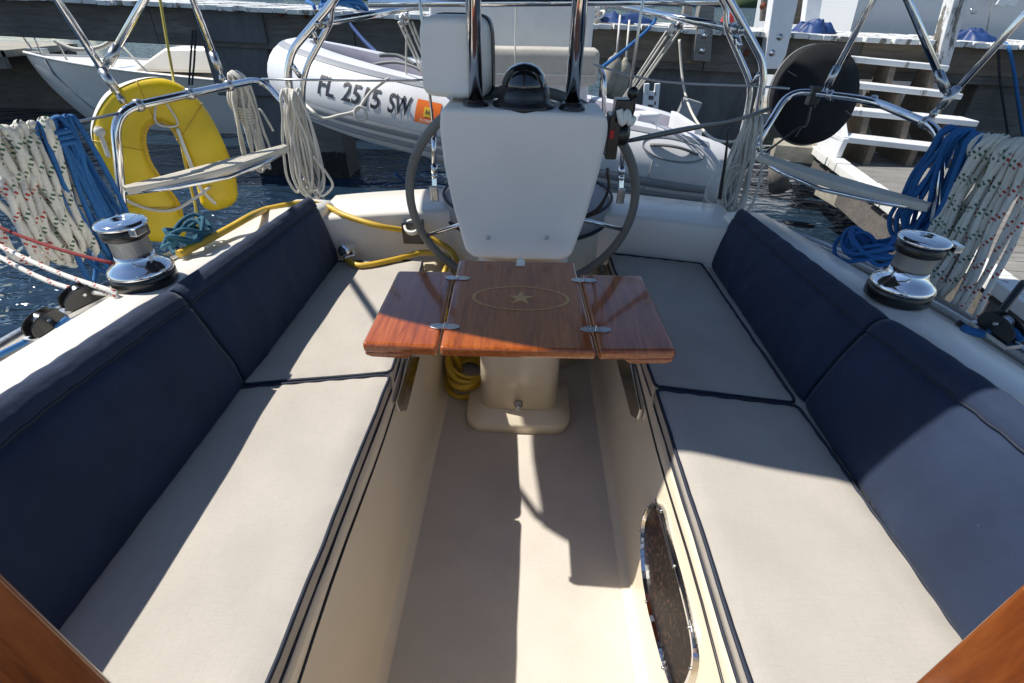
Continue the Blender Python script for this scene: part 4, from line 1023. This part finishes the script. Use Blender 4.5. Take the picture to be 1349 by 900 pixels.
MB().grid(lambda u, v: skin(.2+u*(LT-.4), 112+50*v, .0025), 110, 5).build('inner_shade', M['interior'], dg)  # shade on the tube's inner face, put in as a darker purple-grey skin
m = MB()
for l in (.50, LT-1.9, LT-.8): m.tube([skin(l, a, .0015) for a in range(-60, 121, 10)], .0022, 6)
pieces(m, 'tube_seam', M['tubedark'], dg)
# lettering
def atpx(px, ang):                                                    # arc length where that skin line passes an image column
    best = min(range(200), key=lambda k: abs((lambda q: CX+FPX*q.dot(RGT)/q.dot(FWD)-px)(skin(LT*.5*k/200, ang)-EYE))); return LT*.5*best/200
def skin_text(body, px0, px1, ang, name, mat, par, hgt=None):
    la, lb = atpx(px0, ang), atpx(px1, ang); vs, fs = text_mesh(body, 1.0)
    x0 = min(v.x for v in vs); x1 = max(v.x for v in vs); y0 = min(v.y for v in vs); y1 = max(v.y for v in vs); h = hgt
    m = MB(); m.v = [skin(la+(lb-la)*(v.x-x0)/(x1-x0), ang+math.degrees(((v.y-y0)/(y1-y0)-.5)*h/RT), .003) for v in vs]
    for f in fs: m.face(f)
    return m.build(name, mat, par, fix=False)
skin_text('FL', 419, 442, 24, 'lettering', M['letter'], dg, .10)
skin_text('2515', 452, 500, 24, 'lettering', M['letter'], dg, .10)
skin_text('SW', 511, 541, 24, 'lettering', M['letter'], dg, .10)
la, lb = atpx(547, 22), atpx(578, 22)
st = MB().grid(lambda u, v: skin(la+(lb-la)*u, 22+(v-.5)*32, .003), 8, 6).build('registration_sticker', M['orange'], dg)
st['label'] = 'orange registration sticker'
MB().grid(lambda u, v: skin(la+(lb-la)*(.34+.34*u), 22+(v-.5)*13, .0045), 4, 4).build('yellow_square', M['yellowpaint'], st)
def sub_text(body, u0, u1, a0, a1, mat, off):
    vs, fs = text_mesh(body, 1.0); x0 = min(v.x for v in vs); x1 = max(v.x for v in vs); y0 = min(v.y for v in vs); y1 = max(v.y for v in vs)
    m = MB(); m.v = [skin(la+(lb-la)*(u0+(u1-u0)*(v.x-x0)/(x1-x0)), a0+(a1-a0)*(v.y-y0)/(y1-y0), off) for v in vs]
    for f in fs: m.face(f)
    m.build('lettering', mat, st, fix=False)
sub_text('FLORIDA', .22, .80, 8, 12, M['whitecloth'], .0045); sub_text('16', .42, .60, 18.5, 25.5, M['letter'], .006)
# stain on the bow, grab handle and patch
la2, lb2 = atpx(405, 52), atpx(388, 52)
lh0, lh1 = atpx(926, 35), atpx(846, 35)
m = MB(); m.grid(lambda u, v: skin(lh0+(lh1-lh0)*(.5+.5*(2*u-1)), 38+(v-.5)*34*math.sqrt(max(0, 1-abs(2*u-1)**4)), .0035), 24, 6); gh = m.build('handle_patch', M['tubegrey'], dg)
MB().tube([skin(lh0+(lh1-lh0)*(.12+.76*k/16), 38, .005+.030*math.sin(math.pi*k/16)) for k in range(17)], .016, 8, flat=.5).build('handle', M['greyrubber'], gh)
m = MB(); m.tube([skin(lh0+(lh1-lh0)*(.5+.5*math.cos(a)), 38+17*math.sin(a), .004) for a in [2*math.pi*i/40 for i in range(40)]], .005, 6, True); m.build('patch_edge', M['tubedark'], gh)
# hull
def dh(u, v):
    s = -.02+u*2.40; k = max(0, (s-1.3)/1.1); half_ = .46*(1-k**2.4*.93); t = (2*v-1); dep = -.40*(1-k**1.8*.85)
    z = -.10+(dep+.10)*(1-abs(t)**1.35); return DP(s, t*half_, z)
m = MB(); m.grid(dh, 40, 24); m.face([m.add([dh(0, j/24)]) for j in range(25)]); m.build('hull', M['dinghyhull'], dg, weld=True)
def df(u, v):
    s = .02+u*2.1; k = max(0, (s-1.3)/1.1); half_ = .44*(1-k**2.2*.9); return DP(s, (2*v-1)*half_, -.08)
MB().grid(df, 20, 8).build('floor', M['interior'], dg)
m = MB(); m.hexa([DP(0, -.36, -.3), DP(0, .36, -.3), DP(.05, .36, -.3), DP(.05, -.36, -.3), DP(0, -.36, .22), DP(0, .36, .22), DP(.05, .36, .22), DP(.05, -.36, .22)]); m.build('transom', M['whitepaint'], dg, bevel=.008)
c0 = [Y(632, 72, 3.50), Y(781, 70, 3.50)]
x0, x1 = Y(560, 40, 3.50).x, Y(782, 40, 3.50).x; ztop = Y(700, -14, 3.5).z
m = MB(); m.hexa([(x0, 3.5, .62), (x1, 3.5, .60), (x1, 3.84, .60), (x0, 3.84, .62), (x0+.03, 3.52, ztop), (x1-.03*0, 3.52, ztop), (x1, 3.8, ztop), (x0+.03, 3.8, ztop)])
co = m.build('console', M['whitepaint'], dg, bevel=.02); co['label'] = 'white dinghy console'
xa, xb = Y(600, 90, 3.30).x, Y(789, 90, 3.30).x; za, zb = Y(700, 112, 3.3).z, Y(700, 63, 3.3).z
m = MB(); ring0 = lambda x, k: [V((x, 3.38+k*a, (za+zb)/2+k*b)) for a, b in [(q[0], q[1]) for q in [(-.10, -.12), (.10, -.12), (.11, .05), (.085, .115), (0, .125), (-.085, .115), (-.11, .06)]]]
sc = (zb-za)/.245
loft(m, [ring0(xa, .8*sc), ring0(xa+.02, sc), ring0((xa+xb)/2-.1, sc*1.0), ring0((xa+xb)/2, sc*1.01), ring0(xb-.03, sc), ring0(xb, .82*sc)], True); se = m.build('seat_cushion', M['beige'], dg, bevel=.01); se['label'] = 'beige padded dinghy seat'
m = MB(); m.tube([V((x, 3.38-.108*sc, (za+zb)/2-.05*sc)) for x in (xa+.02, xb-.02)], .004, 6)
m.tube([V(((xa+xb)/2-.07, 3.38+.109*sc*a, (za+zb)/2+sc*b)) for a, b in ((-1, -1), (-1, .5), (-.8, 1.08), (0, 1.15), (.8, 1.08))], .004, 6); m.build('piping', M['whitecloth'], se)
m = MB(); m.tube(rounded([Y(788, 88, 3.4), Y(796, 100, 3.35), Y(796, 150, 3.3)], .05), .015, 12); m.tube(rounded([Y(640, 108, 3.35), Y(640, 135, 3.3)], .05), .015, 12); pieces(m, 'seat_frame', M['chrome'], dg)
# grab lines and bits inside
m = MB(); m.tube(smooth([Y(492, 85, 3.35), Y(520, 82, 3.3), Y(545, 88, 3.25), Y(565, 100, 3.2)], 6), .009, 8); m.tube(smooth([Y(500, 73, 3.5), Y(525, 74, 3.5), Y(548, 86, 3.45)], 6), .012, 8); pieces(m, 'grab_line', M['greyrubber'], dg)
m = MB(); m.box(Y(848, 158, 3.35), (.16, .12, .09), Matrix.Rotation(R(20), 3, 'Z')); m.box(Y(842, 168, 3.3), (.2, .03, .06)); m.build('tiller_box', M['whitepaint'], dg, bevel=.015)
m = MB(); m.lathe([(.028, -.03), (.034, 0), (.028, .03)], dh(.84, .5)+V((0, -.1, .02)), (0, 1, 0), 14); m.build('drain_ring', M['steel'], dg)
o = MB().tube(smooth([skin(atpx(398, -5), -5, .02), Y(410, 145, 2.75), Y(425, 156, 2.75), Y(447, 152, 2.75), Y(470, 145, 2.78), Y(488, 122, 2.82), Y(505, 108, 2.85), Y(512, 104, 2.9)], 8), .008, 8).build('painter', M['rope_white']); tag(o, 'white painter line looped along the dinghy tube', 'rope')
m = MB(); q = Y(475, 150, 2.76); m.tube([q+V((.03*math.cos(a), 0, .035*math.sin(a))) for a in [2*math.pi*i/20 for i in range(20)]], .007, 7, True); o = m.build('rope_ring', M['rope_white']); tag(o, 'small white rope ring hanging at the dinghy side', 'rope ring')

# ------------------------------------------------------------------ the fixed dock
YF = 5.95
def dz(x): return 1.185-.026*x
TL = V((1, 0, -.026)).normalized(); DR = Matrix.Rotation(math.atan(.026), 3, 'Y')
dock = thing('dock', 'fixed timber dock with worn white plank ends and dark stringer', 'dock', (0, YF+.9, 1.1))
rr = random.Random(17); m = MB(); x = -9.5
while x < 9.5:
    w_ = rr.uniform(.125, .15); z = dz(x); o_ = rr.uniform(-.05, .04); h = rr.uniform(-.006, .006)
    m.box((x+w_/2, YF+.80+o_/2, z-.022+h), (w_-.008, 1.75-o_, .045), Matrix.Rotation(rr.uniform(-.006, .006), 3, 'Z') @ DR); x += w_
m.build('planking', M['plankend'], dock, bevel=.006)
m = MB(); x = -9.5
for ln in (3.2, 2.35, 2.1, 1.25, 2.4, 1.9, 3.0, 3.2): 
    z = dz(x+ln/2)-.045-.165; dy = rr.uniform(-.008, .008)
    m.box((x+ln/2, YF+.085+dy, z), (ln-.006, .09, .33), DR); x += ln
m.build('stringer', M['dockdark'], dock, bevel=.008)
m = MB(); m.box((0, YF+1.55, dz(0)-.2), (19, .12, .3), DR); m.build('rear_stringer', M['dockdark'], dock)
m = MB()
for px, py in ((290, 46), (323, 48), (370, 18), (403, 20), (845, 40), (822, 68), (983, 70), (1272, 71), (1005, 8), (700, 60)):
    m.lathe([(.032, 0), (.032, .004), (.018, .006), (.018, .016), (0, .017)], Y(px, py, YF+.038), (0, -1, 0), 14)
pieces(m, 'bolt', M['rust'], dock)
# plank pieces set against the stringer
def plate(label, px0, px1, py0, py1, th, mat, name='splice_plate'):
    a, b = Y(px0, py0, YF), Y(px1, py1, YF); m = MB(); m.box(((a.x+b.x)/2, YF+.04-th/2, (a.z+b.z)/2), (abs(b.x-a.x), th, abs(a.z-b.z)), DR); o = m.build(name, mat, dock, bevel=.006); return o
plate('', 252, 352, 9, 57, .03, M['concrete']); plate('', 783, 925, 32, 82, .025, M['dockbrown']); plate('', 1140, 1349, 58, 100, .02, M['dockbrown'])
# posts
def post(label, pts, yv, th, mat, bolts=(), name='dock_post', group='posts on the dock'):
    q = [Y(x, y, yv) for x, y in pts]; t = thing(name, label, 'post', ((q[0].x+q[-1].x)/2, yv, min(p.z for p in q)), group)
    MB().prism(q, (0, th, 0)).build('shaft', mat, t, bevel=.008)
    if bolts:
        m = MB()
        for x, y in bolts: m.lathe([(.03, 0), (.03, .005), (.017, .007), (.017, .018), (0, .019)], Y(x, y, yv), (0, -1, 0), 14)
        pieces(m, 'bolt', M['steel'], t)
    return t
post('white square post with two bolts, left of the round black cover', [(1023, -30), (1058, -30), (1052, 0), (1036, 72), (1026, 91), (1006, 91), (1016, 20)], YF-.13, .14, M['whitepaint'], ((1027, 49), (1017, 70)))
post('chipped white square post in front of the stringer above the dock steps', [(1268, -40), (1292, -40), (1276, 0), (1252, 84), (1244, 100), (1233, 96), (1240, 60)], YF-.13, .15, M['postwhite'])
post('grey brown bolted post in front of the stringer, right of the davit tackle', [(928, -20), (945, -20), (941, 20), (936, 82), (913, 80), (920, 20)], YF-.11, .12, M['dockgrey'], ((928, 47), (925, 67)))
post('slim white post standing on the far side of the dock beside the blue tarp', [(1069, -40), (1090, -40), (1078, 34), (1059, 34)], YF+1.2, .12, M['whitepaint'])
post('tan timber pile standing behind the dock next to the white bolted post', [(1046, -30), (1066, -30), (1060, 32), (1043, 32)], YF+1.9, .2, M['dockbrown'])
post('dark slim post standing behind the dock at the right davit', [(1008, -30), (1016, -30), (1013, 28), (1003, 28)], YF+1.7, .08, M['dockdark'])
post('short pale post standing on the dock behind the davit tackle', [(905, -20), (915, -20), (911, 27), (899, 27)], YF+1.3, .1, M['dockgrey'])
# concrete caps and piles below
def pile(label, px0, px1, py0, py1, yv, th, mat, cap=None, name='concrete_pile', grp='piles under the dock', growth=True):
    a, b = Y(px0, py0, yv), Y(px1, py0, yv); w_ = b.x-a.x; cx = (a.x+b.x)/2; t = thing(name, label, 'pile', (cx, yv+th/2, WZ), grp)
    MB().box((cx, yv+th/2, (a.z+WZ-1)/2), (w_, th, a.z-WZ+1)).build('shaft', mat, t, bevel=.02)
    if growth:
        m = MB(); q = random.Random(int(px0))
        m.grid(lambda u, v: V((cx+(w_/2+.02+q.uniform(0, .035))*(-1 if v < .5 else 1)*(1 if .2 < v < .8 or 1 else 1)*abs(math.cos(0)), yv, WZ)) if 0 else V((cx-w_/2-.015+(w_+.03)*v, yv-.012-q.uniform(0, .03), WZ-.2+(.50+q.uniform(-.012, .012))*u)), 8, 30)
        m.build('mussel_growth', M['mussel'], t)
    if cap:
        a, b = Y(cap[0], cap[2], yv-.06), Y(cap[1], cap[3], yv-.06); MB().box(((a.x+b.x)/2, yv+th/2, (a.z+b.z)/2), (b.x-a.x, th+.12, a.z-b.z)).build('cap', mat, t, bevel=.02)
    return t
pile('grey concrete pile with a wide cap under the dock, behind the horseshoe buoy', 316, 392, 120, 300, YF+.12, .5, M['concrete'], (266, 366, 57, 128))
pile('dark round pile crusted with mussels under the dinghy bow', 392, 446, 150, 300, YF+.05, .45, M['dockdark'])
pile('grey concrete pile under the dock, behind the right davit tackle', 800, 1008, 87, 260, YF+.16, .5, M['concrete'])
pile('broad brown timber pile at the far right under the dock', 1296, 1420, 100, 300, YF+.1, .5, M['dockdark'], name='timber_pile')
# dark cross braces, seen through the treads
o = MB().beam(Y(1262, 100, YF+.2), Y(1218, 200, YF+.1), .16, .12, (0, 1, 0)).build('timber_brace', M['dockdark']); tag(o, 'dark slanting timber brace beside the dock steps', 'brace')

# ------------------------------------------------------------------ steps down to the low finger pier
sp = thing('dock_steps', 'white painted timber steps from the dock down to the low pier', 'steps', Y(1180, 210, 4.9))
TR = [((1108, 73), (1252, 87), 5.62, .24), ((1130, 109), (1270, 124), 5.36, .24), ((1105, 143), (1291, 160), 5.10, .26), ((1112, 180), (1255, 196), 4.84, .26)]
tl = []
for (xa_, ya_), (xb_, yb_), yv, dp in TR:
    a, b = Y(xa_, ya_, yv), Y(xb_, yb_, yv); tl.append((a, b))
    m = MB(); m.hexa([a+V((0, 0, -.05)), b+V((0, 0, -.05)), b+V((0, dp, -.05)), a+V((0, dp, -.05)), a, b, b+V((0, dp, 0)), a+V((0, dp, 0))]); m.build('tread', M['treadpaint'], sp, bevel=.008)
for k in (.12, .48, .86):
    m = MB(); pr = []
    for a, b in tl: q = a+(b-a)*k; pr.append(q)
    pts = []
    for q in pr: pts += [q+V((0, .02, -.055)), q+V((0, .20, -.055))] if 0 else []
    top = pr[0]; bot = pr[-1]
    lo = [top+V((0, .25, -.055))]
    for q in pr: lo += [V((top.x, q.y+.22, q.z-.055)), V((top.x, q.y+.01, q.z-.055))]
    lo += [V((top.x, bot.y+.01, bot.z-.30)), V((top.x, bot.y+.28, bot.z-.30)), V((top.x, top.y+.26, top.z-.42))]
    MB().prism(lo[1:], (.06, 0, 0)).build('stringer', M['dockbrown'], sp, bevel=.006)
a = tl[2][0]; b = tl[3][0]
MB().prism([a+V((0, .0, 0)), a+V((0, .16, 0)), a+V((0, .16, -.36)), b+V((0, .02, -.25)), b+V((0, -.01, -.02))], (.05, 0, 0)).build('side_board', M['whitepaint'], sp, bevel=.006)
# low finger pier
fp = thing('finger_pier', 'low grey plank pier with worn white kerb at the foot of the steps', 'finger pier', (3.6, 4, 0))
FZ = .13
ka, kb = Z(1078, 192, FZ+.06), Z(1349, 384, FZ+.06); kd = (kb-ka).normalized(); kn = V((-kd.y, kd.x, 0)); kn = kn if kn.x > 0 else -kn
m = MB(); Lk = (kb-ka).length*1.9; s_ = -.1
while s_ < Lk:
    w_ = rr.uniform(.13, .16); c_ = ka+kd*(s_+w_/2); c_.z = FZ-.02
    m.hexa([c_+kd*(sx_*(w_-.007)/2)+kn*(.12 if sy_ == 0 else 1.75)+V((0, 0, zz)) for zz in (-.03, .02) for sx_, sy_ in ((-1, 0), (1, 0), (1, 1), (-1, 1))]); s_ += w_
m.build('planking', M['dockgrey'], fp, bevel=.004)
m = MB(); s_ = 0
while s_ < Lk:
    w_ = rr.uniform(.16, .24); c_ = ka+kd*(s_+w_/2); c_.z = FZ+.03; j = rr.uniform(-.01, .01)
    m.hexa([c_+kd*(sx_*(w_-.010)/2)+kn*(sy_*.065+j)+V((0, 0, zz)) for zz in (-.045, .03+rr.uniform(-.004, .004)) for sx_, sy_ in ((-1, -1), (1, -1), (1, 1), (-1, 1))]); s_ += w_
m.build('kerb', M['curb'], fp, bevel=.008)
m = MB(); c0_ = ka+kd*.0+kn*.03; c1_ = ka+kd*Lk+kn*.03
m.beam(V((c0_.x, c0_.y, FZ-.16)), V((c1_.x, c1_.y, FZ-.16)), .10, .20); m.build('side_beam', M['dockdark'], fp, bevel=.006)
fa, fb = Z(1082, 250, -.10), Z(1262, 352, -.10); fd = fb-fa
m = MB(); m.beam(fa, fa+fd*3, .12, .10); m.build('fender_board', M['concretelight'], fp, bevel=.01)
q = Y(1045, 195, 5.0)
m = MB(); m.box(ka+V((-.10, .15, -.09)), (.5, .35, .16), Matrix.Rotation(R(-18), 3, 'Z')); m.build('corner_float', M['concretelight'], fp, bevel=.01)
m = MB(); m.tube([Y(1026, 215, 4.9), Y(1026, 250, 4.9)], .09, 14); o = m.build('pile_stub', M['dockdark']); tag(o, 'short dark timber stub in the water at the end of the finger pier', 'pile')
# sunlit float beyond
ff = thing('floating_walkway', 'pale floating walkway in sun beyond the dock steps', 'walkway', (3.6, 8.4, 0))
MB().box((4.3, 8.6, -.15), (5.0, 1.1, .5)).build('float', M['concretelight'], ff, bevel=.02)
MB().box((4.3, 8.03, -.02), (5.0, .05, .12)).build('edge_board', M['whitepaint'], ff, bevel=.006)

# ------------------------------------------------------------------ boats beyond
lb_ = thing('moored_sailboat', 'pale hulled sailing yacht moored in the shade beyond the dock at the left', 'sailboat', (-4.5, 8.6, WZ))
def lh(u, v):
    yv = 8.0; xb0 = Y(33, 70, yv+.9).x; x = xb0+u*6.5; bw = .9*(1-(1-min(1, u*2.0))**2.2)
    rake = .75*v**1.7*(1-u)**1.2
    zt_ = Y(33, 70, yv+.9).z-.30*min(1, u*1.6)*.9; y = yv+.9-bw*(1-.25*v*v); return V((x+rake*1.0, y, zt_+(WZ-.15-zt_)*v))
m = MB(); m.grid(lh, 40, 14); m.grid(lambda u, v: V((lh(u, v).x, 2*8.9-lh(u, v).y, lh(u, v).z)), 40, 14); m.build('hull', M['farhull'], lb_)
def ld(u, v): a = lh(u, 0); return V((a.x, a.y+(2*8.9-2*a.y)*v, a.z-.03))
MB().grid(ld, 40, 4).build('deck', M['white_gelcoat'], lb_)
a = lh(.30, 0); m = MB(); m.hexa([(a.x, 8.45, a.z-.05), (a.x+3.6, 8.35, a.z-.05), (a.x+3.6, 9.45, a.z-.05), (a.x, 9.35, a.z-.05), (a.x+.55, 8.6, a.z+.26), (a.x+3.5, 8.5, a.z+.34), (a.x+3.5, 9.3, a.z+.34), (a.x+.55, 9.2, a.z+.26)]); m.build('cabin', M['white_gelcoat'], lb_, bevel=.05)
m = MB(); m.tube([lh(u/20, 0)+V((0, -.01, .015)) for u in range(21)], .02, 6); m.build('toe_rail', M['whitepaint'], lb_)
m = MB(); m.tube([lh(.085, .02)+V((0, -.012, 0)), lh(.085, .2)+V((0, -.012, 0)), lh(.11, .62)+V((0, -.012, 0)), lh(.16, .72)+V((0, -.012, 0)), lh(.42, .95)+V((0, -.012, 0))], .014, 6); m.build('hull_stripe', M['tubedark'], lb_)
m = MB(); m.grid(lambda u, v: lh(.30+.10*u, .25+.12*v)+V((0, -.008, 0)), 4, 2); m.build('hull_window', M['darkglass'], lb_)
bw_ = lh(0, 0); m = MB()
m.tube(rounded([bw_+V((.15, 0, 0)), bw_+V((.1, -.05, .4)), bw_+V((.9, -.4, .42)), lh(.16, 0)+V((0, .05, 0))], .1), .014, 8); m.tube([lh(.08, 0), lh(.08, 0)+V((0, 0, .42))], .012, 6); m.tube([bw_+V((.1, -.05, .4)), lh(.6, 0)+V((0, .05, .45))], .008, 6); m.box(bw_+V((.22, 0, .03)), (.28, .1, .08)); m.build('pulpit', M['steel'], lb_)
m = MB(); q = lh(.2, 0)+V((0, .1, .25)); m.tube(smooth([q+V((-.3, 0, .06)), q+V((0, -.05, -.05)), q+V((.4, -.05, -.02)), q+V((.7, 0, .12))], 6), .03, 8); m.tube([q+V((.5, 0, .3)), lh(.42, .3)+V((0, -.05, 0))], .015, 6); m.build('bow_line', M['rope_white'], lb_)
# pale dock stub left of it
ls = thing('landing_stage', 'small sunlit landing stage at the left edge beyond the dock', 'landing stage', (-8.3, 8.8, WZ))
a, b = Y(-260, 56, 8.6), Y(2, 60, 8.6)
MB().box(((a.x+b.x)/2, 9.3, Y(0, 66, 8.6).z-.05), (b.x-a.x, 1.6, .10)).build('deck', M['concretelight'], ls, bevel=.01)
MB().box(((a.x+b.x)/2, 8.56, Y(0, 78, 8.6).z), (b.x-a.x, .08, .26)).build('side_beam', M['dockgrey'], ls, bevel=.01)
m = MB(); m.box(((a.x+b.x)/2-.15, 9.9, -.15), (b.x-a.x+.3, .2, 1.5)); m.build('shade_wall', M['dockdark'], ls)  # dark wall standing in for the shade below the stage deck
# big white hull on the far side of the dock
bh = thing('white_boat', 'large white powerboat hull berthed behind the dock at the right', 'powerboat', (9, 9.6, WZ))
xL = Y(1140, 40, 8.6).x
def bhf(u, v):
    x = xL+u*9.0; y = 8.6+.25*v*v-.15*math.sin(u*2.5); z = 2.5+(WZ-2.5)*v; return V((x-.35*(1-v), y, z))
m = MB(); m.grid(bhf, 24, 10); m.grid(lambda u, v: bhf(0, u)+V((-.22*v, 3.2*v, 0)), 10, 4); m.grid(lambda u, v: bhf(u, 0)+V((0, 3.2*v, 0)), 10, 2); m.build('hull', M['farhull'], bh)
m = MB(); m.tube([bhf(u/24, .565)+V((0, -.012, 0)) for u in range(13)], .010, 6); m.build('spray_rail', M['tubedark'], bh)
m = MB(); q = Y(1281, 14, 8.4); m.tube([q+V((-.03, 0, .02)), q+V((.0, -.02, -.03)), q+V((.05, -.02, -.02))], .015, 6); m.tube(rounded([Y(1300, 40, 8.4), Y(1306, 5, 8.4), Y(1320, -30, 8.4)], .1), .006, 6); m.build('fitting', M['steel'], bh)
m = MB(); a, b = Y(1318, -20, 8.38), Y(1330, 8, 8.38)
for k in (0, 1): m.box(((a.x+b.x)/2+k*.14, 8.36, (a.z+b.z)/2), (.115, .02, a.z-b.z), Matrix.Rotation(R(12), 3, 'Y'))
pieces(m, 'white_panel', M['whitepaint'], bh)
# distant motor yacht
fy = thing('motor_yacht', 'distant white motor yacht with dark windows seen over the dock', 'motor yacht', Y(1115, 40, 26))
def fb_(x0, x1, y0, y1, d0, d1, name, mat, bev=.05):
    a, b = Y(x0, y0, d0), Y(x1, y1, d0); MB().hexa([(a.x, d0, b.z), (b.x, d0, b.z), (b.x, d1, b.z), (a.x, d1, b.z), (a.x, d0, a.z), (b.x, d0, a.z), (b.x, d1, a.z), (a.x, d1, a.z)]).build(name, mat, fy, bevel=bev)
fb_(1060, 1160, 23, 62, 26, 31, 'hull', M['farhull'], .15); fb_(1070, 1140, 8, 24, 26.5, 30, 'cabin', M['farhull'], .08); fb_(1066, 1138, 5, 9, 26.1, 30.5, 'roof', M['farhull'], .05)
for a, b in ((1081, 1088), (1099, 1108), (1110, 1116), (1117, 1125)): fb_(a, b, 9.5, 22, 26.42, 26.47, 'window', M['darkglass'], 0)
m = MB(); m.tube([Y(1112, 5, 26.5), Y(1126, -8, 26.5)], .08, 6); m.tube([Y(1085, 5, 26.5), Y(1105, -14, 26.5)], .08, 6); pieces(m, 'radar_arch', M['farhull'], fy)
# things lying on the dock
def tarp(label, px, py, sx_, sy_, h, mat, seed, name='tarp', cat='tarp', yv=YF+.5):
    c_ = Y(px, py, yv); c_.z = dz(c_.x)+.002; q = random.Random(seed); ph = [q.uniform(0, 6) for _ in range(6)]
    def f(u, v):
        a = 2*math.pi*v; r = u*(1+.22*math.sin(a*3+ph[0])+.12*math.sin(a*5+ph[1])); hh = h*(1-u**3)*(.75+.18*math.sin(a*2+ph[2])*u+.16*math.sin(a*3+ph[4]+u*7)*u+.14*math.sin(u*11*math.cos(a)+ph[3])+.12*math.sin(u*13*math.sin(a)+ph[5]))
        return c_+V((sx_*r*math.cos(a), sy_*r*math.sin(a), max(0, hh)))
    o = MB().grid(f, 20, 60).build(name, mat); tag(o, label, cat); return o
tarp('crumpled dark blue tarp on the dock beside the slim white post', 1076, 30, .24, .2, .13, M['bluetarp'], 1)
tarp('crumpled blue bag on the dock before the large white hull', 1283, 42, .22, .22, .12, M['bluetarp'], 2, name='bag', cat='bag')
tarp('flat heap of blue canvas on the dock above the davit tackle', 815, 22, .34, .25, .10, M['bluetarp'], 3)
tarp('red cloth on the dock beside the right davit', 958, 28, .07, .08, .16, M['redcloth'], 4, name='cloth', cat='cloth')
heap('rope_heap', 'tangle of grey rope on the dock left of the blue canvas', (Y(775, 24, YF+.4).x, YF+.35, dz(Y(775, 24, YF+.4).x)), .18, .15, 7, M['rope_white'], .016, 9, 'rope heap', h=.08)
heap('rope_heap', 'tangle of blue rope on the dock behind the dinghy bow', (Y(455, 12, YF+.4).x, YF+.35, dz(Y(455, 12, YF+.4).x)), .28, .18, 8, M['rope_blue'], .014, 10, 'rope heap', h=.08)
# mooring lines
def line(name, label, pts, r, mat): o = MB().tube(smooth(pts, 8), r, 7).build(name, mat); tag(o, label, 'mooring line'); return o
line('mooring_line', 'blue line from the dock down to the dinghy seat', [Y(866, 20, YF-.02), Y(858, 34, YF-.06), Y(830, 60, 5.2), Y(797, 86, 4.3), Y(735, 135, 3.6)], .015, M['rope_blue'])
line('mooring_line', 'dark blue line from the dock down to the dinghy bow', [Y(456, 16, YF-.02), Y(462, 32, YF-.06), Y(478, 52, 5.2), Y(496, 70, 4.4)], .018, M['bluetarp'])
line('mooring_line', 'short blue line over the dock edge behind the davit leg', [Y(404, 2, YF+.2), Y(412, 6, YF-.02), Y(416, 16, YF-.06), Y(424, 40, YF-.10)], .018, M['rope_blue'])
line('mooring_line', 'blue line hanging over the dock edge at the far right', [Y(1318, 56, YF+.1), Y(1328, 62, YF-.1), Y(1336, 95, YF-.12), Y(1342, 140, YF-.1), Y(1349, 185, YF)], .016, M['rope_blue'])
line('mooring_line', 'dark line hanging over the dock edge beside the blue one', [Y(1315, 60, YF-.06), Y(1318, 110, YF-.08), Y(1327, 170, YF), Y(1330, 190, YF)], .011, M['rope_dark'])
line('mooring_line', 'dark line hanging beside the wide capped pile, the left of two', [Y(254, 40, YF-.05), Y(251, 80, YF-.05), Y(249, 112, YF-.05)], .010, M['rope_dark'])
line('mooring_line', 'dark line hanging beside the wide capped pile, the right of two', [Y(258, 40, YF-.05), Y(256, 80, YF-.05), Y(253, 112, YF-.05)], .010, M['rope_dark'])
line('mooring_line', 'blue line trailing in the water below the dinghy', [Y(520, 228, 3.4), Y(540, 245, 3.6), Y(562, 262, 3.9)], .009, M['rope_blue'])
o = MB().tube([Y(-60, 18, 7), Y(24, 1, 8), Y(90, -14, 9)], .02, 8).build('stay', M['steel']); tag(o, 'grey stay slanting across the top left corner', 'wire')
# fenders and the grey box on the pile
for i, (px, py, lab) in enumerate(((805, 100, 'pale stained fender hanging under the dock, the left of two'), (817, 106, 'pale stained fender hanging under the dock, the right of two'))):
    p = Y(px, py, 5.6); t = thing('fender', lab, 'fender', p, 'fenders under the dock')
    MB().lathe([(.02, -.17), (.07, -.14), (.085, -.06), (.085, .08), (.06, .15), (.025, .18), (.02, .2)], p, (.15, 0, 1), 18).build('body', M['concretelight'], t)
    MB().tube([p+V((.03, 0, .19)), p+V((.05, .2, .5))], .01, 6).build('lanyard', M['rope_white'], t)
p = Y(906, 146, 5.75)
m = MB(); m.box(p, (.20, .10, .22), Matrix.Rotation(R(14), 3, 'Y')); o = m.build('junction_box', M['greypanel'], bevel=.008); tag(o, 'tilted grey box fixed to the concrete pile behind the dinghy', 'box')
t = thing('ladder', 'short white ladder hanging under the dock behind the dinghy', 'ladder', Y(862, 140, 5.5))
for dx in (852, 866): MB().beam(Y(dx, 110, 5.55), Y(dx-3, 148, 5.55), .05, .04, (0, 1, 0)).build('side_rail', M['whitepaint'], t, bevel=.004)
m = MB()
for y in (122, 134): m.beam(Y(851, y, 5.55), Y(864, y+2, 5.55), .04, .04, (0, 1, 0))
pieces(m, 'rung', M['whitepaint'], t, bevel=.004)
